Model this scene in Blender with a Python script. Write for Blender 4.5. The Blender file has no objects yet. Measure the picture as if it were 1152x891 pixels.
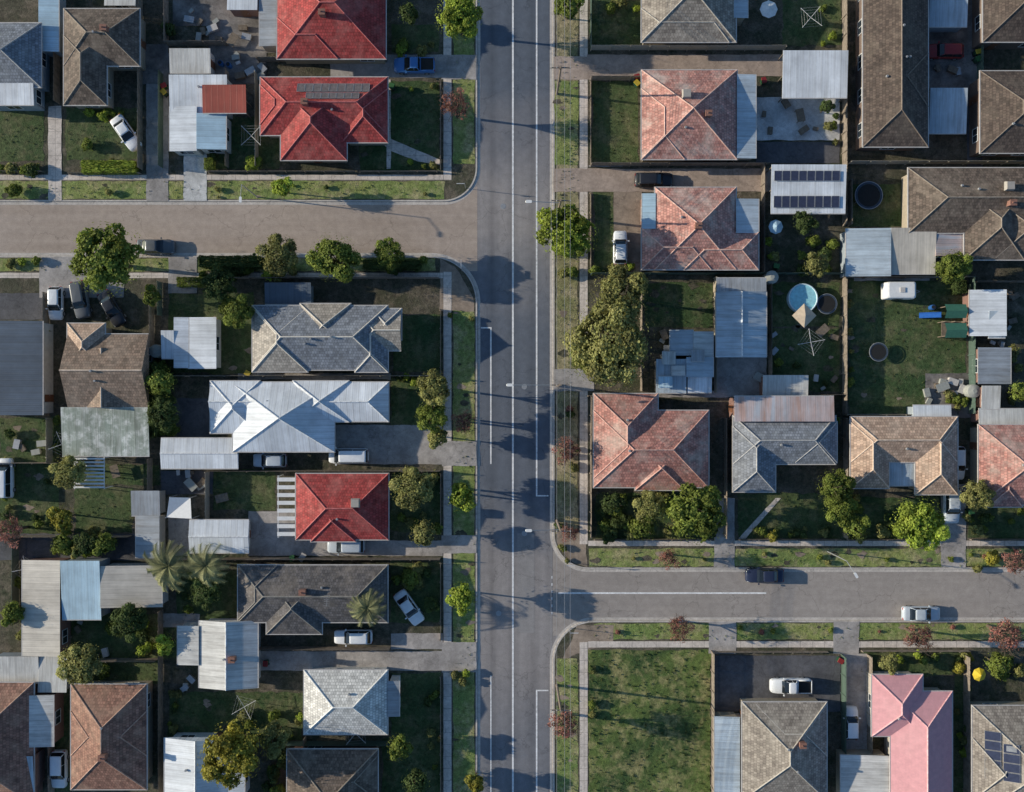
import bpy, math, random
from mathutils import Vector, Matrix, noise
random.seed(7)
H=110.0; S=9.0
GZ=0.12
def W(px,py,h=0.0):
    s=(H-h)/H
    return ((px-576)/S*s,(445.5-py)/S*s)
scene=bpy.context.scene
COL=scene.collection
# ---------------------------------------------------------------- mesh builder
class MB:
    def __init__(s): s.v=[];s.f=[];s.m=[];s.t=[]
    def face(s,pts,mi=0):
        b=len(s.v); s.v+= [tuple(p) for p in pts]; s.f.append(tuple(range(b,b+len(pts)))); s.m.append(mi)
    def box(s,x0,y0,z0,x1,y1,z1,mi=0):
        b=len(s.v)
        s.v+=[(x0,y0,z0),(x1,y0,z0),(x1,y1,z0),(x0,y1,z0),(x0,y0,z1),(x1,y0,z1),(x1,y1,z1),(x0,y1,z1)]
        for f in((3,2,1,0),(4,5,6,7),(0,1,5,4),(1,2,6,5),(2,3,7,6),(3,0,4,7)):
            s.f.append(tuple(b+i for i in f)); s.m.append(mi)
    def cyl(s,p,q,r0,r1=None,n=6,mi=0,cap=True):
        if r1 is None:r1=r0
        p=Vector(p);q=Vector(q);d=(q-p)
        if d.length<1e-6:return
        d.normalize()
        a=d.orthogonal().normalized(); c=d.cross(a)
        b=len(s.v)
        for o,r in((p,r0),(q,r1)):
            for i in range(n):
                t=2*math.pi*i/n
                s.v.append(tuple(o+a*(math.cos(t)*r)+c*(math.sin(t)*r)))
        for i in range(n):
            j=(i+1)%n
            s.f.append((b+i,b+j,b+n+j,b+n+i)); s.m.append(mi)
        if cap:
            s.f.append(tuple(b+i for i in reversed(range(n)))); s.m.append(mi)
            s.f.append(tuple(b+n+i for i in range(n))); s.m.append(mi)
    def loft(s,rings,mi=0,cap=True):
        b=len(s.v);n=len(rings[0])
        for r in rings: s.v+=[tuple(p) for p in r]
        for k in range(len(rings)-1):
            for i in range(n):
                j=(i+1)%n
                s.f.append((b+k*n+i,b+k*n+j,b+(k+1)*n+j,b+(k+1)*n+i)); s.m.append(mi)
        if cap:
            s.f.append(tuple(b+i for i in reversed(range(n)))); s.m.append(mi)
            e=b+(len(rings)-1)*n
            s.f.append(tuple(e+i for i in range(n))); s.m.append(mi)
    def data(s,name,mats,off=(0,0,0),smooth=False,uv=True):
        me=bpy.data.meshes.new(name)
        ox,oy,oz=off
        me.from_pydata([(a-ox,b-oy,c-oz) for a,b,c in s.v],[],s.f)
        for m in mats: me.materials.append(m)
        me.polygons.foreach_set('material_index',s.m)
        if smooth: me.polygons.foreach_set('use_smooth',[True]*len(me.polygons))
        me.update()
        if uv:
            l=me.uv_layers.new(name='UVMap'); 
            vs=me.vertices
            Z=Vector((0,0,1))
            for p in me.polygons:
                n=p.normal
                u=Z.cross(n)
                if u.length<0.01: u=Vector((1,0,0))
                u.normalize(); v=n.cross(u)
                for li in p.loop_indices:
                    c=vs[me.loops[li].vertex_index].co
                    l.data[li].uv=(c.dot(u),c.dot(v))
        return me
def link(o,parent=None):
    COL.objects.link(o)
    if parent is not None: o.parent=parent
    return o
def top(name,loc,label,cat,group=None,rot=0.0):
    o=bpy.data.objects.new(name,None); o.empty_display_size=0.3
    o.location=loc; o.rotation_euler=(0,0,rot)
    o['label']=label; o['category']=cat
    if group:o['group']=group
    return link(o)
def part(parent,name,me,loc=(0,0,0),rot=(0,0,0),scale=(1,1,1),mats=None,label=None):
    o=bpy.data.objects.new(name,me); o.location=loc;o.rotation_euler=rot;o.scale=scale
    link(o,parent)
    if mats:
        for i,m in enumerate(mats):
            if m is None: continue
            o.material_slots[i].link='OBJECT'; o.material_slots[i].material=m
    if label:o['label']=label
    return o
def struct(name,me):
    o=bpy.data.objects.new(name,me); o['kind']='structure'; return link(o)
# ---------------------------------------------------------------- materials
class NT:
    def __init__(s,name):
        s.mat=bpy.data.materials.new(name); s.mat.use_nodes=True
        s.nt=s.mat.node_tree; s.b=s.nt.nodes['Principled BSDF']
        s.b.inputs['Roughness'].default_value=0.8
        s.b.inputs['Specular IOR Level'].default_value=0.25
    def n(s,t,**k):
        nd=s.nt.nodes.new(t)
        for a,v in k.items(): setattr(nd,a,v)
        return nd
    def l(s,a,b): s.nt.links.new(a,b)
    def math(s,op,a,b=None,c=None):
        nd=s.n('ShaderNodeMath',operation=op)
        for i,x in enumerate((a,b,c)):
            if x is None: continue
            if isinstance(x,(int,float)): nd.inputs[i].default_value=x
            else: s.l(x,nd.inputs[i])
        return nd.outputs[0]
    def noise(s,vec,scale,detail=4,rough=0.55):
        nd=s.n('ShaderNodeTexNoise'); nd.inputs['Scale'].default_value=scale
        nd.inputs['Detail'].default_value=detail; nd.inputs['Roughness'].default_value=rough
        if vec is not None: s.l(vec,nd.inputs['Vector'])
        return nd.outputs['Fac']
    def ramp(s,fac,a,b,va=0.0,vb=1.0):
        nd=s.n('ShaderNodeMapRange'); s.l(fac,nd.inputs[0])
        for i,x in enumerate((a,b,va,vb)): nd.inputs[i+1].default_value=x
        return nd.outputs[0]
    def mix(s,fac,a,b,blend='MIX'):
        nd=s.n('ShaderNodeMix',data_type='RGBA',blend_type=blend)
        for i,x in((0,fac),(6,a),(7,b)):
            if isinstance(x,(int,float)): nd.inputs[i].default_value=x
            elif isinstance(x,(tuple,list)): nd.inputs[i].default_value=(x[0],x[1],x[2],1)
            else: s.l(x,nd.inputs[i])
        return nd.outputs[2]
    def scale(s,col,f):
        nd=s.n('ShaderNodeVectorMath',operation='SCALE'); 
        s.l(col,nd.inputs[0]); 
        if isinstance(f,(int,float)): nd.inputs['Scale'].default_value=f
        else: s.l(f,nd.inputs['Scale'])
        return nd.outputs[0]
    def bump(s,h,st=0.3,d=0.05):
        nd=s.n('ShaderNodeBump'); nd.inputs['Strength'].default_value=st; nd.inputs['Distance'].default_value=d
        s.l(h,nd.inputs['Height']); s.l(nd.outputs[0],s.b.inputs['Normal'])
    def out(s,col,rough=None):
        s.l(col,s.b.inputs['Base Color'])
        if rough is not None: s.b.inputs['Roughness'].default_value=rough
        return s.mat
    def obj(s): return s.n('ShaderNodeTexCoord').outputs['Object']
    def uv(s): return s.n('ShaderNodeTexCoord').outputs['UV']
def mul(c,f): return tuple(x*f for x in c)
def lerp(a,b,t): return tuple(x+(y-x)*t for x,y in zip(a,b))
cache={}
def plain(name,c,rough=0.6,var=0.12,metal=0.0,spec=0.4,scale=3.0):
    if name in cache:return cache[name]
    t=NT(name); o=t.obj()
    f=t.ramp(t.noise(o,scale,5),0.3,0.7,1-var,1+var)
    r=t.n('ShaderNodeRGB'); r.outputs[0].default_value=(*c,1)
    t.b.inputs['Metallic'].default_value=metal; t.b.inputs['Specular IOR Level'].default_value=spec
    cache[name]=t.out(t.scale(r.outputs[0],f),rough); return cache[name]
def tile(name,c,c2=None,patch=None,pamt=0.55,mort=0.4):
    if name in cache:return cache[name]
    c2=c2 or mul(c,0.62); patch=patch or lerp(c,(0.42,0.40,0.36),0.55)
    t=NT(name); uv=t.uv(); o=t.obj()
    b=t.n('ShaderNodeTexBrick'); t.l(uv,b.inputs['Vector'])
    b.inputs['Color1'].default_value=(*mul(c,1.2 if mort<0.7 else 1.03),1); b.inputs['Color2'].default_value=(*c2,1)
    b.inputs['Mortar'].default_value=(*mul(c,mort),1)
    b.inputs['Scale'].default_value=1; b.inputs['Brick Width'].default_value=0.32; b.inputs['Row Height'].default_value=0.36
    b.inputs['Mortar Size'].default_value=0.022; b.inputs['Mortar Smooth'].default_value=0.3
    rnd=t.n('ShaderNodeObjectInfo').outputs['Random']
    off=t.n('ShaderNodeVectorMath',operation='ADD'); t.l(o,off.inputs[0]); 
    cmb=t.n('ShaderNodeCombineXYZ'); t.l(t.math('MULTIPLY',rnd,50.0),cmb.inputs[0]); t.l(cmb.outputs[0],off.inputs[1])
    ov=off.outputs[0]
    p=t.ramp(t.noise(ov,0.35,6,0.65),0.48,0.66,0,pamt)
    sp=t.ramp(t.noise(ov,3.0,3,0.7),0.52,0.72,0,0.5 if mort<0.7 else 0.1)
    fine=t.ramp(t.noise(ov,1.3,6,0.7),0.3,0.7,0.66 if mort<0.7 else 0.88,1.3 if mort<0.7 else 1.1)
    col=t.mix(p,b.outputs['Color'],patch)
    col=t.mix(sp,col,mul(patch,0.75))
    col=t.scale(col,fine)
    t.bump(b.outputs['Fac'],-0.5 if mort<0.7 else -0.08,0.03)
    cache[name]=t.out(col,0.75); return cache[name]
def metal(name,c,rust=0.25,stain=(0.20,0.17,0.14),step=0.76,rough=0.5,streak=None,fade=None):
    if name in cache:return cache[name]
    t=NT(name); uv=t.uv(); o=t.obj()
    sep=t.n('ShaderNodeSeparateXYZ'); t.l(uv,sep.inputs[0])
    x=t.math('DIVIDE',sep.outputs[0],step); fr=t.math('FRACT',x); fl=t.math('FLOOR',x)
    rid=t.math('LESS_THAN',fr,0.13)
    wn=t.n('ShaderNodeTexWhiteNoise',noise_dimensions='1D'); t.l(fl,wn.inputs['W'])
    sh=t.ramp(wn.outputs[0],0,1,0.86,1.06)
    small=t.math('ADD',t.math('MULTIPLY',t.math('SINE',t.math('MULTIPLY',sep.outputs[0],2*math.pi/0.25)),0.05),1.0)
    k=t.math('MULTIPLY',t.math('MULTIPLY',sh,small),t.ramp(rid,0,1,1.0,0.84))
    mp=t.n('ShaderNodeMapping'); mp.inputs['Scale'].default_value=(2.2,0.28,1); t.l(uv,mp.inputs[0])
    st=t.ramp(t.noise(mp.outputs[0],1.0,6,0.65),0.46,0.70,0,rust)
    big=t.ramp(t.noise(o,0.35,6,0.65),0.3,0.7,0.78,1.13)
    r=t.n('ShaderNodeRGB'); r.outputs[0].default_value=(*c,1)
    col=r.outputs[0]
    if streak:
        sm=t.n('ShaderNodeMapping'); sm.inputs['Scale'].default_value=(0.9,0.12,1); t.l(uv,sm.inputs[0])
        sn=t.noise(sm.outputs[0],1.0,4,0.6)
        col=t.mix(t.ramp(sn,0.38,0.48,0.8,0.0),col,streak[0])
        col=t.mix(t.ramp(sn,0.54,0.64,0.0,0.8),col,streak[1])
    if fade: col=t.mix(t.ramp(t.noise(o,0.7,6,0.7),0.47,0.60,0.0,0.85),col,fade)
    col=t.mix(st,col,stain)
    col=t.scale(col,t.math('MULTIPLY',k,big))
    t.bump(rid,0.4,0.03); t.b.inputs['Specular IOR Level'].default_value=0.4
    cache[name]=t.out(col,rough); return cache[name]
def brickwall(name,c):
    if name in cache:return cache[name]
    t=NT(name); b=t.n('ShaderNodeTexBrick'); t.l(t.uv(),b.inputs['Vector'])
    b.inputs['Color1'].default_value=(*c,1); b.inputs['Color2'].default_value=(*mul(c,0.7),1); b.inputs['Mortar'].default_value=(*lerp(c,(0.35,0.33,0.3),0.5),1)
    b.inputs['Scale'].default_value=1; b.inputs['Brick Width'].default_value=0.23; b.inputs['Row Height'].default_value=0.086; b.inputs['Mortar Size'].default_value=0.01
    cache[name]=t.out(b.outputs['Color'],0.85); return cache[name]
def boardwall(name,c):
    if name in cache:return cache[name]
    t=NT(name); sep=t.n('ShaderNodeSeparateXYZ'); t.l(t.uv(),sep.inputs[0])
    fr=t.math('FRACT',t.math('DIVIDE',sep.outputs[1],0.16))
    r=t.n('ShaderNodeRGB'); r.outputs[0].default_value=(*c,1)
    k=t.math('MULTIPLY',t.ramp(fr,0,0.2,0.6,1.0),t.ramp(t.noise(t.obj(),1.5,5),0.3,0.7,0.85,1.1))
    cache[name]=t.out(t.scale(r.outputs[0],k),0.7); return cache[name]
def grass(name,a,b,dry,dryamt=0.35,seed=0.0,bias=0.5):
    if name in cache:return cache[name]
    t=NT(name); g=t.obj()
    mp=t.n('ShaderNodeMapping'); mp.inputs['Location'].default_value=(seed*13.1,seed*7.7,0); t.l(g,mp.inputs[0]); o=mp.outputs[0]
    n1=t.ramp(t.noise(o,0.14,5,0.6),0.38,0.62)
    n2=t.ramp(t.noise(o,0.45,6,0.7),bias-0.03,bias+0.13,0,dryamt)
    n3=t.noise(o,7.0,4,0.75); n4=t.noise(o,2.2,5,0.7)
    col=t.mix(n1,a,b); col=t.mix(n2,col,dry)
    col=t.scale(col,t.math('MULTIPLY',t.ramp(n3,0.25,0.75,0.5,1.55),t.ramp(n4,0.3,0.7,0.58,1.4)))
    t.bump(t.math('ADD',n3,n4),0.7,0.12)
    cache[name]=t.out(col,0.95); return cache[name]
def paving(name,c,stain=0.4,joints=0.0,scale=1.0):
    if name in cache:return cache[name]
    t=NT(name); o=t.obj()
    n1=t.ramp(t.noise(o,0.35*scale,6,0.65),0.35,0.65,1-stain*0.6,1+stain*0.35)
    n2=t.ramp(t.noise(o,2.5,6,0.7),0.3,0.7,0.78,1.18)
    n3=t.ramp(t.noise(o,14,3,0.7),0.3,0.7,0.88,1.12)
    k=t.math('MULTIPLY',t.math('MULTIPLY',n1,n2),n3)
    crk=t.n('ShaderNodeTexVoronoi',feature='DISTANCE_TO_EDGE'); crk.inputs['Scale'].default_value=0.22
    dis=t.n('ShaderNodeVectorMath',operation='ADD'); t.l(o,dis.inputs[0])
    nn=t.n('ShaderNodeTexNoise'); nn.inputs['Scale'].default_value=0.9; t.l(o,nn.inputs['Vector']); t.l(t.scale(nn.outputs['Color'],1.6),dis.inputs[1])
    t.l(dis.outputs[0],crk.inputs['Vector'])
    k=t.math('MULTIPLY',k,t.ramp(crk.outputs[0],0.0,0.012,0.72,1.0))
    if joints>0:
        b=t.n('ShaderNodeTexBrick'); b.offset=0.0; t.l(o,b.inputs['Vector'])
        b.inputs['Scale'].default_value=1; b.inputs['Brick Width'].default_value=joints; b.inputs['Row Height'].default_value=joints; b.inputs['Mortar Size'].default_value=0.03
        k=t.math('MULTIPLY',k,t.ramp(b.outputs['Fac'],0,1,1,0.6))
    r=t.n('ShaderNodeRGB'); r.outputs[0].default_value=(*c,1)
    t.bump(n3,0.2,0.02)
    cache[name]=t.out(t.scale(r.outputs[0],k),0.88); return cache[name]
def asphalt(name,c,c2,along,shade_col=None):
    if name in cache:return cache[name]
    t=NT(name); o=t.obj()
    mp=t.n('ShaderNodeMapping'); mp.inputs['Scale'].default_value=(1.1,0.035,1) if along=='y' else (0.035,1.1,1); t.l(o,mp.inputs[0])
    streak=t.ramp(t.noise(mp.outputs[0],1.0,5,0.6),0.3,0.7)
    big=t.ramp(t.noise(o,0.07,5,0.6),0.35,0.65)
    f=t.math('MULTIPLY',t.ramp(t.noise(o,9,4,0.8),0.25,0.75,0.8,1.2),t.ramp(t.noise(o,1.1,6,0.7),0.3,0.7,0.86,1.13))
    col=t.mix(t.math('MULTIPLY',t.math('ADD',streak,big),0.5),c,c2)
    if shade_col:  # bands of bluish shade painted into the asphalt colour along the road
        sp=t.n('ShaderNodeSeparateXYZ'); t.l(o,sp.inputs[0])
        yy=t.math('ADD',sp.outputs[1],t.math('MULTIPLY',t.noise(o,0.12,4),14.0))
        col=t.mix(t.ramp(yy,32.0,46.0,0.0,0.92),col,shade_col)
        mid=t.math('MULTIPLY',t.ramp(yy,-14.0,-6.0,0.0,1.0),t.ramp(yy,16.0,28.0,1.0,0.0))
        col=t.mix(t.math('MULTIPLY',mid,0.85),col,shade_col)
        col=t.mix(t.ramp(yy,-36.0,-26.0,0.5,0.0),col,shade_col)
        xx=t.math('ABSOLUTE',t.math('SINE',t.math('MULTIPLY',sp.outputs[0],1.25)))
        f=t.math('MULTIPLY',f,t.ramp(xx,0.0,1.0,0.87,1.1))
    crk=t.n('ShaderNodeTexVoronoi',feature='DISTANCE_TO_EDGE'); crk.inputs['Scale'].default_value=0.12
    dis=t.n('ShaderNodeVectorMath',operation='ADD'); t.l(o,dis.inputs[0])
    nn=t.n('ShaderNodeTexNoise'); nn.inputs['Scale'].default_value=0.5; nn.inputs['Detail'].default_value=6; t.l(o,nn.inputs['Vector']); t.l(t.scale(nn.outputs['Color'],4.0),dis.inputs[1])
    t.l(dis.outputs[0],crk.inputs['Vector'])
    f=t.math('MULTIPLY',f,t.ramp(crk.outputs[0],0.0,0.008,0.7,1.0))
    t.bump(t.noise(o,20,3,0.8),0.15,0.02)
    cache[name]=t.out(t.scale(col,f),0.85); return cache[name]
def leaf(name,c,c2):
    if name in cache:return cache[name]
    t=NT(name)
    a=t.n('ShaderNodeAttribute'); a.attribute_name='tone'
    rnd=t.n('ShaderNodeObjectInfo').outputs['Random']
    nz=t.ramp(t.noise(t.obj(),2.5,3,0.6),0.3,0.7,0,1)
    col=t.mix(nz,c,c2)
    k=t.math('MULTIPLY',a.outputs['Fac'],t.ramp(rnd,0,1,0.8,1.2))
    c3=t.scale(col,k)
    t.b.inputs['Specular IOR Level'].default_value=0.2
    tr=t.n('ShaderNodeBsdfTranslucent'); t.l(c3,tr.inputs[0]); mx=t.n('ShaderNodeMixShader'); mx.inputs[0].default_value=0.35
    t.l(t.b.outputs[0],mx.inputs[1]); t.l(tr.outputs[0],mx.inputs[2]); t.l(mx.outputs[0],t.nt.nodes['Material Output'].inputs['Surface'])
    cache[name]=t.out(c3,0.7); return cache[name]

M_glass=plain('window_glass',(0.03,0.04,0.05),0.12,0.05,0,0.6)
M_frame=plain('white_frame',(0.7,0.7,0.68),0.5)
M_gutter=plain('gutter_paint',(0.56,0.53,0.50),0.5)
M_door=plain('door_paint',(0.2,0.09,0.05),0.5)
M_steel=plain('galvanised_steel',(0.42,0.43,0.44),0.45,0.1,0.4)
M_dark=plain('dark_rubber',(0.02,0.02,0.02),0.8)
M_wood=plain('weathered_wood',(0.20,0.16,0.12),0.9,0.3)
M_bark=plain('bark',(0.13,0.10,0.075),0.95,0.3,0,0.2,5)
M_chim=brickwall('chimney_brick',(0.30,0.13,0.09))
M_solar=plain('solar_cells',(0.045,0.055,0.10),0.45,0.2,0,0.4)
M_solarg=plain('grey_solar_collector',(0.17,0.15,0.15),0.55,0.25,0,0.3)
M_white=plain('white_paint',(0.80,0.80,0.79),0.5,0.06)
# roofs
T_red=tile('red_roof_tiles',(0.44,0.07,0.065),(0.29,0.05,0.048),(0.50,0.18,0.155),0.6)
T_pink=tile('terracotta_tiles',(0.62,0.31,0.25),(0.41,0.195,0.165),(0.66,0.55,0.47),0.75)
T_terra=tile('worn_terracotta_tiles',(0.56,0.26,0.21),(0.35,0.165,0.14),(0.62,0.49,0.41),0.7)
T_brown=tile('dark_brown_tiles',(0.19,0.145,0.115),(0.10,0.08,0.065),(0.33,0.27,0.21),0.55)
T_brownd=tile('very_dark_brown_tiles',(0.14,0.105,0.085),(0.08,0.062,0.053),(0.22,0.18,0.14),0.4)
T_brown2=tile('brown_tiles',(0.33,0.235,0.175),(0.20,0.15,0.115),(0.41,0.33,0.26),0.4)
T_tan=tile('tan_tiles',(0.58,0.41,0.30),(0.40,0.275,0.205),(0.60,0.48,0.38),0.4)
T_rust=tile('rust_brown_tiles',(0.37,0.195,0.14),(0.22,0.12,0.09),(0.47,0.31,0.22),0.55)
T_grey=tile('grey_tiles',(0.28,0.30,0.335),(0.19,0.205,0.23),(0.36,0.37,0.37),0.4)
T_taupe=tile('taupe_tiles',(0.46,0.41,0.35),(0.32,0.29,0.25),(0.55,0.50,0.43),0.45)
T_greyb=tile('grey_brown_tiles',(0.36,0.315,0.265),(0.24,0.205,0.175),(0.48,0.43,0.36),0.5)
T_slate=tile('dark_slate_tiles',(0.15,0.14,0.14),(0.09,0.086,0.088),(0.27,0.23,0.19),0.5)
T_pale=tile('pale_grey_tiles',(0.76,0.74,0.69),(0.58,0.57,0.54),(0.54,0.52,0.47),0.4)
T_rose=tile('rose_painted_tiles',(0.70,0.36,0.38),(0.69,0.35,0.37),(0.72,0.42,0.42),0.3,0.95)
X_white=metal('white_metal_sheet',(0.84,0.88,0.92),0.2)
X_off=metal('off_white_metal_sheet',(0.76,0.75,0.71),0.4)
X_blue=metal('pale_blue_metal_sheet',(0.55,0.64,0.71),0.35)
X_lblue=metal('light_blue_metal_sheet',(0.55,0.75,0.87),0.15)
X_grey=metal('grey_metal_sheet',(0.42,0.45,0.48),0.5)
X_beige=metal('beige_metal_sheet',(0.72,0.66,0.57),0.25)
X_dark=metal('dark_blue_metal_sheet',(0.12,0.155,0.20),0.2,(0.07,0.07,0.07))
X_green=metal('greenish_plastic_sheet',(0.40,0.45,0.38),0.7,(0.20,0.22,0.17),0.9,0.6,((0.30,0.36,0.30),(0.58,0.62,0.56)),(0.78,0.79,0.75))
X_pink=metal('faded_pink_metal_sheet',(0.60,0.50,0.49),0.4,(0.42,0.30,0.26),0.6,0.5,((0.58,0.37,0.30),(0.48,0.53,0.59)))
X_red=metal('red_metal_sheet',(0.46,0.11,0.075),0.3,(0.3,0.12,0.09))
B_red=brickwall('red_brick',(0.26,0.13,0.10)); B_cream=brickwall('cream_brick',(0.45,0.38,0.28)); B_brown=brickwall('brown_brick',(0.16,0.105,0.08))
B_board=boardwall('white_weatherboard',(0.6,0.6,0.57)); B_boardb=boardwall('blue_grey_weatherboard',(0.33,0.38,0.42)); B_render=plain('cream_render',(0.45,0.41,0.35),0.9)
WALLS=[B_red,B_cream,B_board,B_boardb,B_render]
CAPC={'red_roof_tiles':(0.52,0.15,0.14),'terracotta_tiles':(0.70,0.46,0.38),'worn_terracotta_tiles':(0.66,0.40,0.33),'rose_painted_tiles':(0.78,0.46,0.46),'dark_brown_tiles':(0.30,0.25,0.20),'very_dark_brown_tiles':(0.22,0.175,0.14),'dark_slate_tiles':(0.27,0.25,0.22),'grey_tiles':(0.46,0.45,0.44),'grey_brown_tiles':(0.50,0.46,0.40),'rust_brown_tiles':(0.50,0.32,0.24),'brown_tiles':(0.43,0.34,0.27),'tan_tiles':(0.70,0.55,0.43)}
# ---------------------------------------------------------------- shared small parts
def mk_window():
    g=MB(); g.box(-0.8,-0.03,-0.55,0.8,0.03,0.55)
    f=MB()
    for a in((-0.88,-0.06,-0.63,0.88,0.05,-0.56),(-0.88,-0.06,0.56,0.88,0.05,0.63),(-0.88,-0.06,-0.555,-0.81,0.05,0.555),(0.81,-0.06,-0.555,0.88,0.05,0.555),(-0.03,-0.055,-0.555,0.03,0.045,0.555)): f.box(*a)
    return g.data('window',[M_glass]),f.data('frame',[M_frame])
WIN,WFR=mk_window()
d=MB(); d.box(-0.45,-0.04,-1.02,0.45,0.04,1.02); DOOR=d.data('door',[M_door])
d=MB(); d.cyl((0.35,-0.1,0),(0.35,-0.04,0),0.03); d.box(0.25,-0.12,-0.02,0.38,-0.09,0.02); HAN=d.data('handle',[M_steel])
d=MB(); d.cyl((0,0,0),(0,0,0.22),0.10,n=10); d.cyl((0,0,0.22),(0,0,0.42),0.17,0.12,n=12); VENT=d.data('roof_vent',[M_steel],smooth=False)
d=MB(); d.box(-0.05,-0.05,0,0.05,0.05,1); POST=d.data('post',[M_wood])
M_cool=plain('cooler_plastic',(0.40,0.37,0.33),0.6)
d=MB(); d.box(-0.3,-0.3,-0.5,0.3,0.3,0.1); d.loft([[(-0.5,-0.5,0.1),(0.5,-0.5,0.1),(0.5,0.5,0.1),(-0.5,0.5,0.1)],[(-0.55,-0.55,0.3),(0.55,-0.55,0.3),(0.55,0.55,0.3),(-0.55,0.55,0.3)],[(-0.45,-0.45,0.75),(0.45,-0.45,0.75),(0.45,0.45,0.75),(-0.45,0.45,0.75)]]); COOL=d.data('air_cooler',[M_cool])
def posts(T,lst,h,m=None):
    for x,y in lst: part(T,'post',POST,(x,y,-0.05),scale=(1,1,h),mats=[m] if m else None)
def mk_ant():
    m=MB(); m.cyl((0,0,-0.3),(0,0,1.6),0.025,n=5); m.cyl((-0.7,0,1.5),(0.7,0,1.5),0.02,n=4)
    for i in range(6): m.cyl((-0.65+i*0.25,-0.35,1.52),(-0.65+i*0.25,0.35,1.52),0.015,n=4)
    return m.data('antenna',[M_steel])
ANT=mk_ant()
# ---------------------------------------------------------------- building
def rheight(P,x,y):
    best=-1
    for p in P:
        x0,y0,x1,y1,z0,kind,tp=p['x0'],p['y0'],p['x1'],p['y1'],p['z'],p['k'],p['tp']
        if not(x0<=x<=x1 and y0<=y<=y1): continue
        if kind[0]=='s':
            dd={'l':x-x0,'r':x1-x,'t':y1-y,'b':y-y0}[kind[1]]; z=z0+dd*tp
        else:
            if kind[0]=='x':
                z=min(y-y0,y1-y)
                if kind[1]=='h': z=min(z,x-x0)
                if kind[2]=='h': z=min(z,x1-x)
            else:
                z=min(x-x0,x1-x)
                if kind[1]=='h': z=min(z,y1-y)
                if kind[2]=='h': z=min(z,y-y0)
            z=z0+z*tp
        best=max(best,z)
    return best
def roofmesh(mb,cap,guts,p):
    x0,y0,x1,y1,z,k,tp=p['x0'],p['y0'],p['x1'],p['y1'],p['z'],p['k'],p['tp']
    fd=0.17
    if k[0]=='s':
        hz={'l':(0,1,1,0),'r':(1,0,0,1),'t':(1,1,0,0),'b':(0,0,1,1)}[k[1]]
        L=(x1-x0) if k[1] in 'lr' else (y1-y0)
        zz=[z+h*L*tp for h in hz]
        t=[(x0,y0,zz[0]),(x1,y0,zz[1]),(x1,y1,zz[2]),(x0,y1,zz[3])]
        b=[(a,c,e-0.08) for a,c,e in t]
        mb.face(t); mb.face(b[::-1])
        for i in range(4):
            j=(i+1)%4; mb.face([b[i],b[j],t[j],t[i]])
        e={'l':(x0-0.1,y0,x0-0.005,y1),'r':(x1+0.005,y0,x1+0.1,y1),'t':(x0,y1+0.005,x1,y1+0.1),'b':(x0,y0-0.1,x1,y0-0.005)}[k[1]]
        g=MB(); g.box(e[0],e[1],z-0.1,e[2],e[3],z+0.005); guts.append(g)
        return
    if k[0]=='x': A=lambda u,v,w:(u,v,w); a0,a1,b0,b1=x0,x1,y0,y1; e0,e1=k[1],k[2]
    else: A=lambda u,v,w:(v,-u,w); a0,a1,b0,b1=-y1,-y0,x0,x1; e0,e1=k[1],k[2]
    hw=(b1-b0)/2; c=(b0+b1)/2; rh=z+hw*tp
    r0=a0+(hw if e0=='h' else 0); r1=a1-(hw if e1=='h' else 0)
    if r1<r0: r0=r1=(r0+r1)/2
    c00,c10,c11,c01=(a0,b0,z),(a1,b0,z),(a1,b1,z),(a0,b1,z); R0,R1=(r0,c,rh),(r1,c,rh)
    def F(pts): 
        q=[A(*w) for w in pts]
        o=[]
        for w in q:
            if not o or (Vector(w)-Vector(o[-1])).length>1e-4: o.append(w)
        mb.face(o)
    F([c00,c10,R1,R0]); F([c11,c01,R0,R1]); F([c10,c11,R1]); F([c01,c00,R0])
    lo=[(u,v,w-fd) for u,v,w in(c00,c10,c11,c01)]; hi=[c00,c10,c11,c01]
    for i in range(4):
        j=(i+1)%4; F([lo[i],lo[j],hi[j],hi[i]])
    F(lo[::-1])
    up=0.02
    def C(a,b,r=0.10): 
        a=A(*a);b=A(*b); cap.cyl((a[0],a[1],a[2]+up),(b[0],b[1],b[2]+up),r,n=6)
    if r1-r0>0.05: C(R0,R1)
    if e0=='h': C(c00,R0,0.08); C(c01,R0,0.08)
    if e1=='h': C(c10,R1,0.08); C(c11,R1,0.08)
    g=0.11
    gut=MB()
    def G(u0,v0,u1,v1):
        p=A(u0,v0,0);q=A(u1,v1,0)
        gut.box(min(p[0],q[0]),min(p[1],q[1]),z-0.12,max(p[0],q[0]),max(p[1],q[1]),z+0.012)
    G(a0,b0-g,a1,b0-0.004)
    if e0=='g' and e1=='g': guts.append(gut); gut=MB()
    G(a0,b1+0.004,a1,b1+g)
    if e0=='h': G(a0-g,b0-g,a0-0.004,b1+g)
    if e1=='h': G(a1+0.004,b0-g,a1+g,b1+g)
    guts.append(gut)
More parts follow.
